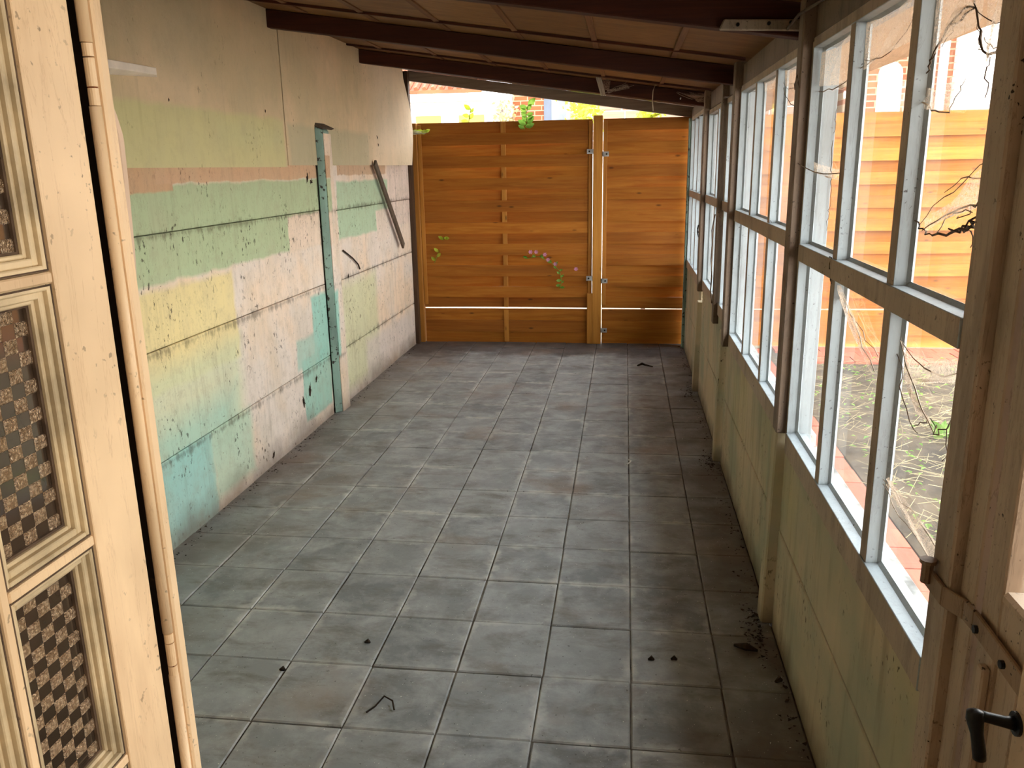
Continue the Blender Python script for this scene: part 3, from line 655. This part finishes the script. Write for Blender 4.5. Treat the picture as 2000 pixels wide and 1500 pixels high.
for dx in (0, .015, .03): MB().tube([(-.188+dx, 6.398, 2.195), (-.230+dx*1.1, 6.448, 2.335)], .0035, 6).build('plastic_rib', pm, ck)
tag(MB().tube([(.235, 6.54, 2.26), (.22, 6.50, 2.27), (.20, 6.45, 2.26), (.186, 6.43, 2.22), (.182, 6.42, 2.15), (.19, 6.42, 2.08)], .0045, 6).build('hanging_wire', plain('pale_wire', (196, 176, 150), .6), None, smooth=True), 'thin pale wire hooked over the third roof beam', 'wire')
tag(MB().tube([(.3+.09, 6.548, 2.17), (.39, 6.53, 2.165), (.392, 6.525, 2.175)], .004, 6).build('cup_hook', M['zinc'], None), 'tiny metal hook screwed into the third roof beam', 'hook')
hs = thing('window_latch', (.57, 6.35, 1.18), 'small black casement latch on the farthest window', 'latch')
bx('latch_plate', M['iron'], hs, .560, .572, 6.47, 6.52, 1.10, 1.16); MB().tube([(.560, 6.5, 1.16), (.55, 6.5, 1.19), (.55, 6.52, 1.22), (.555, 6.5, 1.25)], .006, 6).build('latch_hook', M['iron'], hs)
MB().tube([(.552, 6.46, 1.20), (.552, 6.56, 1.21)], .005, 6).build('latch_bar', M['iron'], hs)
tag(MB().tube([(.545, 5.25, 1.40), (.54, 5.35, 1.30), (.54, 5.3, 1.22), (.54, 5.33, 1.12), (.54, 5.24, 1.02), (.54, 5.28, .93), (.545, 5.22, .86)], .004, 5).build('hanging_wire', M['strand'], None), 'thin dark wire dangling in front of the third window', 'wire')
MBk = MB().prism([(4.705, .62), (4.715, .60), (4.708, .45), (4.703, .32), (4.699, .38), (4.697, .52)], 'x', .5445, .5465)

# ------------------------------------------------------------ cobwebs
def sheetweb(parent, A, B, C_, D, sag=.02, n=8, pinch=.0):
    A, B, C_, D = map(Vector, (A, B, C_, D)); b = MB()
    for i in range(n+1):
        for j in range(n+1):
            u, v = i/n, j/n; p = (A*(1-u)+B*u)*(1-v)+(D*(1-u)+C_*u)*v
            p.z -= sag*math.sin(math.pi*u)*math.sin(math.pi*min(1, v+.15)); p.x += .012*math.sin(5*u+3*v)*math.sin(math.pi*u)
            p.y += (R.uniform(-1, 1)*.006) if 0 < i < n and 0 < j < n else 0
            b.v.append(tuple(p))
    for i in range(n):
        for j in range(n): b.f.append((i*(n+1)+j, (i+1)*(n+1)+j, (i+1)*(n+1)+j+1, i*(n+1)+j+1)); b.mi.append(0)
    return b.build('web_sheet', M['web'], parent, smooth=True)
def strand(mb, a, c, sag=.03, r=.0018, n=8, jit=.004):
    a, c = Vector(a), Vector(c); pts = []
    for i in range(n+1):
        u = i/n; p = a.lerp(c, u); p.z -= sag*4*u*(1-u)
        if 0 < i < n: p += Vector((R.uniform(-jit, jit), R.uniform(-jit, jit), R.uniform(-jit, jit)))
        pts.append(p)
    mb.tube(pts, [r*.62*(1-.5*abs(2*i/n-1)*.6) for i in range(n+1)], 4, cap=False)
def web(loc, label, sheets, dark=(), pale=()):
    t = thing('cobweb', loc, label, 'cobweb', 'dusty cobwebs')
    for s_ in sheets: sheetweb(t, *s_)
    if dark:
        mb = MB()
        for q in dark: strand(mb, *q)
        mb.build('web_strands', M['strand'], t)
    if pale:
        mb = MB()
        for q in pale: strand(mb, *q)
        mb.build('web_strands', M['strandl'], t)
x = .60
h1 = (x, 1.651, 1.955)
web(h1, 'big brown cobweb draped from the top of the nearest pane beside the big post',
    [((x, 1.86, 2.04), (x, 1.62, 2.04), (x, 1.62, 1.93), (x, 1.85, 1.90), .02), ((x, 1.62, 2.03), (x, 1.49, 2.03), (x, 1.50, 1.87), (x, 1.58, 1.85), .02)],
    [(h1, (x, 1.83, 1.915), -.012, .003), (h1, (x, 1.856, 1.89), -.03, .0035), (h1, (x, 1.80, 1.91), -.01), (h1, (x, 1.575, 1.865), .012, .004), ((x, 1.575, 1.865), (x, 1.50, 1.93), .02, .0045), (h1, (x, 1.50, 1.91), .01), (h1, (x, 1.70, 2.04), .0, .003), ((x, 1.565, 1.865), (x, 1.566, 1.80), 0, .002, 6, .006), ((x, 1.83, 1.915), (x, 1.872, 1.87), .0, .004)],
    [(h1, (x, 1.60, 1.88), .02), (h1, (x, 1.78, 1.93), -.02), ((x, 1.6, 1.9), (x, 1.51, 1.88), .01)])
web((x, 1.6, 1.60), 'torn grey cobweb hanging off the big post across the nearest pane, upper half',
    [((x, 1.80, 1.585), (x, 1.50, 1.70), (x, 1.49, 1.635), (x, 1.78, 1.56), .012)],
    [((x, 1.85, 1.578), (x, 1.74, 1.556), .004, .003), ((x, 1.74, 1.556), (x, 1.50, 1.61), .012, .005, 10, .006), ((x, 1.66, 1.575), (x, 1.50, 1.60), .006, .004, 8, .008), ((x, 1.60, 1.58), (x, 1.50, 1.66), .02, .0035, 8, .01), ((x, 1.62, 1.60), (x, 1.49, 1.69), .02, .002, 8, .008), ((x, 1.56, 1.60), (x, 1.55, 1.55), 0, .002)],
    [((x, 1.80, 1.561), (x, 1.50, 1.625), -.015, .003), ((x, 1.70, 1.64), (x, 1.50, 1.66), -.02, .002), ((x, 1.82, 1.57), (x, 1.5, 1.70), -.01, .002), ((x, 1.72, 1.56), (x, 1.56, 1.61), -.02, .0025)])
web((x, 2.3, 1.34), 'pale fan-shaped cobweb below the middle rail of the nearest window, left of its right mullion',
    [((.59, 2.47, 1.365), (.59, 2.36, 1.372), (x, 2.06, 1.24), (x, 2.02, 1.20), .01)],
    [((.575, 2.40, 1.37), (.575, 2.42, 1.44), .0, .004, 6, .008), ((.575, 2.42, 1.44), (.575, 2.50, 1.43), .0, .003), ((x, 2.39, 1.38), (x, 2.40, 1.30), 0, .004, 6, .004)],
    [((x, 2.44, 1.36), (x, 2.02, 1.21), .0, .003), ((x, 2.42, 1.36), (x, 2.0, 1.25), .01, .002)])
web((x, 1.7, 1.30), 'wide pale cobweb below the middle rail in the pane nearest the big post',
    [((x, 1.86, 1.33), (x, 1.80, 1.25), (x, 1.60, 1.19), (x, 1.75, 1.22), .01), ((x, 1.84, 1.30), (x, 1.52, 1.36), (x, 1.53, 1.31), (x, 1.80, 1.24), .03)],
    [((x, 1.88, 1.29), (x, 1.70, 1.16), .02, .0022, 8, .008), ((x, 1.64, 1.21), (x, 1.54, 1.24), .03, .0022, 8, .008), ((x, 1.66, 1.20), (x, 1.72, 1.17), 0, .002), ((x, 1.54, 1.24), (x, 1.56, 1.15), 0, .002, 6, .006)],
    [((x, 1.86, 1.32), (x, 1.62, 1.19), .01, .003), ((x, 1.85, 1.32), (x, 1.53, 1.33), .03, .0025)])
web((x, 1.7, .96), 'pale veil of cobweb low in the pane nearest the big post, above the strap hinge',
    [((x, 1.86, .985), (x, 1.84, 1.01), (x, 1.50, .99), (x, 1.52, .94), .0)], (), [((x, 1.88, .98), (x, 1.52, .95), .01, .002), ((x, 1.88, .99), (x, 1.50, .985), -.005, .002)])
web((x, 2.4, 1.95), 'brown dusty cobweb filling the top of the two left panes of the nearest window',
    [((x, 2.86, 2.03), (x, 2.42, 2.04), (x, 2.43, 1.90), (x, 2.86, 1.93), .02), ((x, 2.36, 2.04), (x, 1.92, 2.04), (x, 1.92, 1.955), (x, 2.35, 1.925), .02)],
    [((x, 2.35, 1.95), (x, 1.93, 2.02), .04, .0018), ((x, 2.60, 1.85), (x, 2.62, 1.78), 0, .0015)], [((x, 2.86, 1.915), (x, 2.36, 1.935), .015, .003), ((x, 2.36, 1.93), (x, 2.2, 1.95), .0, .002)])
web((x, 2.7, 1.67), 'sagging strand of cobweb across the left pane of the nearest window, from the brown post',
    [((x, 2.86, 1.70), (x, 2.40, 1.68), (x, 2.41, 1.64), (x, 2.84, 1.67), .02)], [((x, 2.62, 1.76), (x, 2.60, 1.60), .0, .002, 8, .005), ((x, 2.60, 1.60), (x, 2.61, 1.50), 0, .0015)], [((.55, 3.0, 1.72), (x, 2.40, 1.68), .03, .003)])
web((x, 1.80, 1.82), 'small cup-shaped pale cobweb across the right mullion of the nearest window, upper half',
    [((x, 1.91, 1.845), (x, 1.70, 1.84), (x, 1.73, 1.79), (x, 1.86, 1.80), .01)], (), [((x, 1.92, 1.83), (x, 1.72, 1.785), .01, .003), ((x, 1.72, 1.785), (x, 1.66, 1.84), 0, .002)])
web((x, 3.3, 2.0), 'dusty cobweb hanging along the top of the second window',
    [((x, 3.98, 2.045), (x, 3.54, 2.045), (x, 3.54, 1.99), (x, 3.95, 2.0), .02), ((x, 3.49, 2.045), (x, 2.98, 2.045), (x, 3.0, 1.95), (x, 3.45, 1.98), .04)],
    [((x, 3.49, 1.98), (x, 3.0, 1.93), .06, .0025), ((x, 3.10, 1.9), (x, 3.02, 2.0), .02, .003), ((.545, 2.96, 1.93), (.545, 2.885, 1.93), -.04, .004)], [((x, 3.5, 2.0), (x, 3.0, 2.02), .05, .002)])
web((.54, 6.5, 2.2), 'grey cobweb bundle in the roof corner over the farthest wooden post',
    [((.36, 6.54, 2.22), (.60, 6.54, 2.20), (.56, 6.3, 2.16), (.42, 6.4, 2.18), .03), ((.45, 6.5, 2.21), (.58, 6.5, 2.2), (.56, 6.45, 2.13), (.50, 6.45, 2.14), .01)], (), [((.36, 6.5, 2.21), (.57, 6.4, 2.15), .02, .003), ((.57, 6.4, 2.15), (.60, 6.5, 2.2), .0, .003)])
web((-.13, 6.48, 2.27), 'cobweb tangled round the clear plastic piece under the roof',
    [((-.22, 6.50, 2.345), (-.12, 6.52, 2.335), (-.13, 6.47, 2.25), (-.165, 6.45, 2.22), .01), ((-.15, 6.47, 2.24), (.0, 6.5, 2.28), (.02, 6.5, 2.25), (-.14, 6.47, 2.215), .01)], (), [((-.16, 6.45, 2.22), (.05, 6.5, 2.27), .0, .002), ((-.15, 6.45, 2.23), (.02, 6.5, 2.30), .0, .002)])
web((-1.98, 7.98, 2.04), 'white cobweb tying the curled fibreboard to the leaf on the fence post',
    [((-2.03, 7.93, 2.06), (-1.88, 7.98, 2.045), (-1.88, 7.98, 2.02), (-2.03, 7.93, 2.01), .01)], (), [((-2.04, 7.93, 2.04), (-1.86, 7.98, 2.03), .01, .003)])

# ------------------------------------------------------------ leaves and flowers at the fence
def leaf(parent, p, d, s, mat, name='leaf'):
    p = Vector(p); d = Vector(d).normalized(); n = Vector((R.uniform(-.4, .4), -1, R.uniform(-.3, .5))).normalized(); w_ = d.cross(n).normalized(); n = w_.cross(d)
    prof = [(0, 0), (.18, .20), (.45, .30), (.75, .20), (1, 0)]
    vs = []; mb = MB()
    for u, h in prof:
        mid = p+d*s*u-n*s*.10*math.sin(math.pi*u); vs += [mid-w_*s*h+n*s*.05, mid, mid+w_*s*h+n*s*.05]
    fs = []
    for i in range(4):
        k = i*3
        for j in (0, 1): fs.append((k+j, k+j+1, k+3+j+1, k+3+j))
    mb.add(vs, fs); return mb.build(name, mat, parent, smooth=True)
def sprig(name, loc, label, stem, leaves, mat=M['leaf'], cat='plant', s=.05, group='sprigs coming through the fence'):
    t = thing(name, loc, label, cat, group); pts = [Vector(p) for p in stem]
    MB().tube(pts, .003, 5).build('stem', M['leaf'], t)
    for k in range(leaves):
        u = (k+.5)/leaves*(len(pts)-1); i = min(int(u), len(pts)-2); p = pts[i].lerp(pts[i+1], u-i); sd = 1 if k % 2 else -1
        leaf(t, p, (sd*R.uniform(.6, 1), R.uniform(-.25, 0), R.uniform(-.1, .9)), s*R.uniform(.8, 1.2), mat)
    return t
sprig('leafy_sprig', (-1.9, 8.0, 2.0), 'bright yellow-green sprig beside the far left fence post', [(-1.98, 8.0, 2.02), (-1.93, 7.99, 2.025), (-1.86, 7.98, 2.05)], 7, M['leafy'], s=.06)
sprig('leafy_sprig', (-.93, 8.0, 2.1), 'tall green leafy sprig rising over the fence top, left of the middle post', [(-.95, 8.02, 2.04), (-.92, 8.01, 2.10), (-.93, 8.02, 2.18), (-.91, 8.03, 2.26)], 12, M['leaf'], s=.085)
sprig('leafy_sprig', (-1.5, 8.12, 2.1), 'pale green sprig behind the fence top on the left', [(-1.50, 8.12, 2.05), (-1.49, 8.12, 2.15), (-1.47, 8.12, 2.25)], 7, M['leafy'], s=.07)
sprig('leafy_sprig', (.25, 8.12, 2.1), 'green leaves peeping over the fence right of the middle post', [(.18, 8.12, 2.09), (.25, 8.12, 2.14), (.32, 8.12, 2.16)], 6, M['leafy'], s=.06)
sprig('leafy_sprig', (-1.76, 8.02, 1.04), 'single yellow-green leaf pushed through the fence slats on the left, the higher one', [(-1.77, 8.03, 1.02), (-1.75, 8.01, 1.05)], 2, M['leafy'], s=.055)
sprig('leafy_sprig', (-1.8, 8.02, .9), 'yellow leaf and dead twigs low in the left fence panel', [(-1.86, 8.02, .80), (-1.83, 8.0, .86), (-1.80, 8.0, .93)], 3, M['leafy'], s=.05)
fl_ = sprig('flower_sprig', (-.78, 8.01, .75), 'creeping sprig with small pink flowers growing through the middle of the fence', [(-.95, 8.01, .84), (-.82, 8.0, .86), (-.70, 8.0, .80), (-.62, 7.99, .72), (-.60, 8.0, .62), (-.62, 8.0, .55)], 16, M['leaf'], s=.045)
for p in ((-.90, 7.99, .905), (-.845, 7.99, .905), (-.73, 7.99, .83), (-.46, 7.99, .74), (-.76, 7.99, .88), (-.66, 7.985, .79)):
    mb = MB(); n = 6
    for k in range(n):
        t = 2*math.pi*k/n; a, c, d = t-.4, t, t+.4; r = .022
        mb.add([p, (p[0]+r*.7*math.cos(a), p[1]-.006, p[2]+r*.7*math.sin(a)), (p[0]+r*math.cos(c), p[1]-.003, p[2]+r*math.sin(c)), (p[0]+r*.7*math.cos(d), p[1]-.006, p[2]+r*.7*math.sin(d))], [(0, 1, 2, 3)])
    mb.build('flower', M['petal'], fl_)

# ------------------------------------------------------------ floor litter
mb = MB()
for k in range(260):
    x_, y_ = R.uniform(-1.9, .5), 2.0+5.9*R.random()**1.4; s = R.uniform(.002, .0045)
    q = [(x_+R.uniform(-s, s), y_+R.uniform(-s, s), .0005+R.uniform(0, s)) for _ in range(4)]
    mb.add(q, [(0, 1, 2), (0, 2, 3), (0, 3, 1), (1, 3, 2)])
tag(mb.build('plaster_crumbs', M['crumb'], None), 'tiny white plaster crumbs scattered over the grey tiles', 'crumbs', kind='stuff')
mb = MB()
for k in range(900):
    if k % 3 == 0: y_ = R.uniform(2.0, 8.0); x_ = XL+.012+abs(R.gauss(0, .035))
    elif k % 3 == 1: y_ = R.choice([2.87, 4.68, 6.25])+R.gauss(0, .09); x_ = .535-abs(R.gauss(0, .035))
    else: y_ = R.uniform(2.0, 8.0); x_ = XR-.012-abs(R.gauss(0, .03))
    s = R.uniform(.004, .012); q = [(x_+R.uniform(-s, s), y_+R.uniform(-s, s), R.uniform(0, s*.6)) for _ in range(4)]
    mb.add(q, [(0, 1, 2), (0, 2, 3), (0, 3, 1), (1, 3, 2)])
tag(mb.build('floor_dirt', M['mold'], None), 'dark crumbled dirt lying along the foot of both side walls', 'dirt', kind='stuff')
tag(MB().tube([(-.80, 2.22, .006), (-.78, 2.25, .008), (-.76, 2.29, .02), (-.73, 2.28, .012), (-.715, 2.245, .005)], .003, 5).build('twig', M['mold'], None), 'small curled dark twig on a tile at the lower middle of the floor', 'twig')
tag(MB().tube([(.13, 7.09, .006), (.17, 7.12, .016), (.20, 7.10, .01), (.26, 7.06, .006)], [.006, .012, .008, .005], 6).build('dead_leaf', M['mold'], None), 'shrivelled dark leaf on the far floor tiles near the right wall', 'dead leaf')
mb = MB(); mb.tube([(.42, 2.74, .006), (.46, 2.72, .014), (.50, 2.715, .004)], [.005, .014, .004], 6)
tag(mb.build('dead_leaf', M['mold'], None), 'dark scrap of dead leaf on the brown tiles close to the right wall', 'dead leaf')
tag(MB().tube([(.53, 2.53, .005), (.545, 2.545, .009), (.555, 2.54, .004)], [.004, .011, .004], 6).build('dead_leaf', M['mold'], None), 'smallest dark leaf scrap tight against the right wall, nearest the camera', 'dead leaf')
tag(MB().tube([(.035, 4.60, .004), (.055, 4.62, .012), (.06, 4.66, .006), (.045, 4.68, .004)], .004, 5).build('paint_flake', M['crumb'], None), 'curled white flake on a tile joint halfway down the room', 'flake')
for i, (x_, y_) in enumerate(((-1.167, 2.419), (-.92, 2.62), (.12, 2.62), (.2, 2.63))):
    tag(MB().tube([(x_-.012, y_, .003), (x_, y_+.004, .007), (x_+.01, y_, .003)], [.003, .009, .003], 6).build('dirt_clod', M['mold'], None), ['small dark clod on the left floor tiles near the door frame', 'small dark clod on a tile joint left of centre', 'small dark clod on the right-centre tiles, the left one of a pair', 'small dark clod on the right-centre tiles, the right one of a pair'][i], 'clod', 'dirt clods on the floor')

# ------------------------------------------------------------ garden
g = MB(); nx, ny = 60, 60
for i in range(nx+1):
    for j in range(ny+1):
        x_, y_ = 1.33+9*i/nx, -1+9.0*j/ny
        g.v.append((x_, y_, R.uniform(-.015, .03) if 0 < i < nx and y_ < 7.2 else -.01))
for i in range(nx):
    for j in range(ny): k = i*(ny+1)+j; g.f.append((k, k+ny+1, k+ny+2, k+1)); g.mi.append(0)
o = g.build('ground_garden', M['soil'], None); tag(o, kind='structure')
tag(bx('ground_yard', plain('far_ground', (140, 132, 112), .95, .2, 2), None, -14, 20, 8.15, 40, -.2, -.03, bevel=0), kind='structure')
pth_ = thing('garden_path', (1.0, 4.5, 0), kind='structure')
pm1 = MB().box(-.098, .098, -.098, .098, -.03, 0).mesh('paver', M['brick'])
for i in range(3):
    for j in range(33):
        if j >= 5 or True: place('paver', pm1, (.81+i*.203+R.uniform(-.002, .002), 1.3+.203*j+(.1 if i == 1 else 0), R.uniform(-.006, .002)), pth_, (0, 0, R.uniform(-.01, .01)))
bx('path_bed', M['soil'], pth_, .66, 1.40, 0, 8.0, -.12, -.02, bevel=0)
edg = thing('brick_edging', (3, 7.6, 0), kind='structure')
for i in range(3):
    for j in range(26): place('paver', pm1, (1.5+.203*j+(.1 if i == 1 else 0), 7.42+.203*i, .012+R.uniform(-.005, .003)), edg, (0, 0, R.uniform(-.012, .012)))
mb = MB()
for k in range(3600):
    x_, y_ = 1.36+R.random()*4.2, 1.8+R.random()*5.5; a = R.uniform(0, math.pi); L = R.uniform(.05, .28); z = R.uniform(.02, .06); z2 = z+R.uniform(-.02, .05)
    dx, dy = math.cos(a)*L/2, math.sin(a)*L/2; w_ = .0028
    mb.add([(x_-dx, y_-dy-w_, z), (x_-dx, y_-dy+w_, z), (x_+dx, y_+dy+w_, z2), (x_+dx, y_+dy-w_, z2)], [(0, 1, 2, 3)])
tag(mb.build('dry_grass', M['straw'], None), 'dry cut stalks littering the garden soil outside the windows', 'dry grass', kind='stuff')
mb = MB()
for k in range(2200):
    x_, y_ = 1.36+R.random()*4.0, 1.9+R.random()*5.4; z = R.uniform(.02, .08); s = R.uniform(.010, .028); a = R.uniform(0, 6.28)
    c, d = math.cos(a)*s, math.sin(a)*s
    mb.add([(x_-c, y_-d, z), (x_+d*.5, y_-c*.5, z+s*.5), (x_+c, y_+d, z+s*.3), (x_-d*.5, y_+c*.5, z+s*.5)], [(0, 1, 2, 3)])
tag(mb.build('ground_weeds', M['leaf'], None), 'low green weeds sprouting among the dry stalks outside', 'weeds', kind='stuff')
wd = [('near the brick path outside the nearest window, broad leaves', 1.60, 3.35), ('in the middle of the soil seen through the nearest pane', 2.15, 3.9), ('close to the big post, seen in the lower corner of the pane', 1.42, 2.55), ('against the brick edging under the far fence', 2.9, 7.0), ('beyond the path, seen through the second pane', 2.0, 5.2)]
for i, (t_, x_, y_) in enumerate(wd):
    t = thing('weed', (x_, y_, 0), 'green weed '+t_, 'weed', 'larger weeds in the garden')
    for k in range(9):
        a = 2*math.pi*k/9+R.random(); leaf(t, (x_+.02*math.cos(a), y_+.02*math.sin(a), .03), (math.cos(a), math.sin(a), R.uniform(.3, 1.0)), R.uniform(.08, .13), M['leaf'])

# ------------------------------------------------------------ houses beyond the fence
ha = thing('house', (-3.5, 13, 0), 'low white house with a red tiled roof beyond the left fence panel', 'house')
bx('wall', M['whitew'], ha, -6.5, -2.0, 12, 16, -.05, 2.62, bevel=0)
bx('eave_board', M['whitew'], ha, -6.6, -1.93, 11.85, 12.0, 2.60, 2.70, bevel=0)
b = MB(); b.hexa([(-6.6, 11.8, 2.70), (-1.98, 11.8, 2.70), (-1.95, 15, 4.2), (-6.6, 15, 4.2), (-6.6, 11.8, 2.75), (-1.98, 11.8, 2.75), (-1.95, 15, 4.25), (-6.6, 15, 4.25)]); rf = b.build('roof', M['rooft'], ha)
mb = MB()
for k in range(38):
    x_ = -6.5+k*.12
    mb.tube([(x_, 11.8, 2.765), (x_, 15, 4.265)], .035, 5)
tag(mb.build('roof_tile_rows', M['rooft'], ha), kind='stuff')
for x_ in (-2.98, -2.36):
    f = bx('window', M['whitew'], ha, x_-.02, x_+.42, 11.97, 12.0, 1.4, 2.48); bx('blind', M['ochre'], f, x_+.02, x_+.38, 11.955, 11.97, 2.22, 2.42); bx('pane', M['hazeglass'], f, x_+.02, x_+.38, 11.96, 11.97, 1.44, 2.2)
hb = thing('house', (-1.3, 14, 0), 'narrow house with ochre brick and a blue-framed dormer behind the middle of the fence', 'house')
bx('wall', M['bk1'], hb, -1.78, -1.05, 13.5, 16, -.05, 3.0, bevel=0)
b = MB(); b.hexa([(-1.30, 13.3, 3.0), (-.62, 13.3, 3.0), (-.62, 15, 4.4), (-1.30, 15, 4.4), (-1.30, 13.3, 3.06), (-.62, 13.3, 3.06), (-.62, 15, 4.46), (-1.30, 15, 4.46)]); b.build('roof', M['rooft'], hb)
mb = MB()
for k in range(9): mb.tube([(-1.28+k*.08, 13.3, 3.07), (-1.28+k*.08, 15, 4.47)], .025, 5)
tag(mb.build('roof_tile_rows', M['rooft'], hb), kind='stuff')
bx('wall', M['whitew'], hb, -1.05, -.66, 13.5, 14, -.05, 3.0, bevel=0)
f = bx('window', M['bluegrey'], hb, -1.28, -.76, 13.44, 13.5, 2.1, 2.9); bx('pane', M['hazeglass'], f, -1.16, -.88, 13.42, 13.44, 2.15, 2.72)
bx('chimney', plain('dark_red_brick', (112, 44, 36), .8), hb, -.62, -.50, 13.4, 14, -.05, 3.3, bevel=0)
hc = thing('stone_wall_house', (1, 12, 0), 'wall of large pale pink stone blocks beyond the right fence panel', 'house')
bx('wall', M['whitew'], hc, -.80, 2.55, 11.55, 15, -.05, 3.4, bevel=0)
for r in range(8):
    zz0 = 1.9+r*.125; off = R.uniform(0, .2); x_ = -.80+off*.3
    while x_ < 2.5:
        L = R.uniform(.26, .46); xe = min(x_+L, 2.54)
        bx('stone_block', M['stone'], hc, x_+.008, xe-.008, 11.535+R.uniform(-.006, .004), 11.56, zz0+.008, zz0+.117, bevel=.006); x_ = xe
hd_ = thing('brick_house', (4, 11, 0), 'orange brick house with a white arched window seen through the nearest window', 'house')
bx('wall', M['bk1'], hd_, 2.75, 3.52, 11, 14, -.05, 5, bevel=0)
pts = [(2.98, 2.0)]+[(3.115+.135*math.cos(t), 2.70+.14*math.sin(t)) for t in [math.pi-k*math.pi/8 for k in range(9)]]+[(3.25, 2.0)]
f = MB().prism(pts, 'y', 10.955, 11.0).build('window', M['whitew'], hd_)
pts = [(3.015, 2.05)]+[(3.115+.095*math.cos(t), 2.69+.095*math.sin(t)) for t in [math.pi-k*math.pi/8 for k in range(9)]]+[(3.215, 2.05)]
MB().prism(pts, 'y', 10.945, 10.955).build('pane', M['hazeglass'], f)
he = thing('white_brick_house', (5, 11, 0), 'white painted brick building right of the orange brick house', 'house')
bx('wall', M['bk2'], he, 3.72, 7.5, 10.6, 14, -.05, 6, bevel=0)
bx('wall', M['bk1'], he, 3.53, 3.72, 10.7, 14, -.05, 5, bevel=0)
MB().tube([(3.58, 10.62, 0), (3.58, 10.62, 4.5)], .05, 10).build('drainpipe', M['whitew'], he, smooth=True)
# foliage between the houses
for i, (x_, y_, z_, r_, n_, lb) in enumerate(((-.50, 10.6, 2.45, .24, 420, 'bright green shrub rising between the brick chimney and the stone wall'), (-1.45, 10.4, 2.3, .16, 160, 'thin yellowish shrub before the ochre brick house'), (.22, 9.6, 2.2, .16, 160, 'low bright shrub peeping over the fence before the stone wall'))):
    t = thing('shrub', (x_, y_, 0), lb, 'shrub', 'shrubs behind the fence')
    MB().tube([(x_, y_, -.03), (x_+.03, y_, z_*.6), (x_, y_, z_)], [.03, .02, .01], 6).build('trunk', M['lath'], t)
    mb = MB()
    for k in range(n_):
        p = Vector((x_+R.gauss(0, r_*.45), y_+R.gauss(0, r_*.45), z_+R.gauss(0, r_*.6))); a = Vector((R.uniform(-1, 1), R.uniform(-1, 1), R.uniform(-1, 1))).normalized()*.035; c = a.cross(Vector((R.random(), 1, .3))).normalized()*.018
        mb.add([p-a, p+c, p+a, p-c], [(0, 1, 2, 3)])
    tag(mb.build('foliage', M['leafy'] if i != 1 else M['straw'], t), kind='stuff')
for o in bpy.data.objects:
    if '_w' in o: del o['_w']
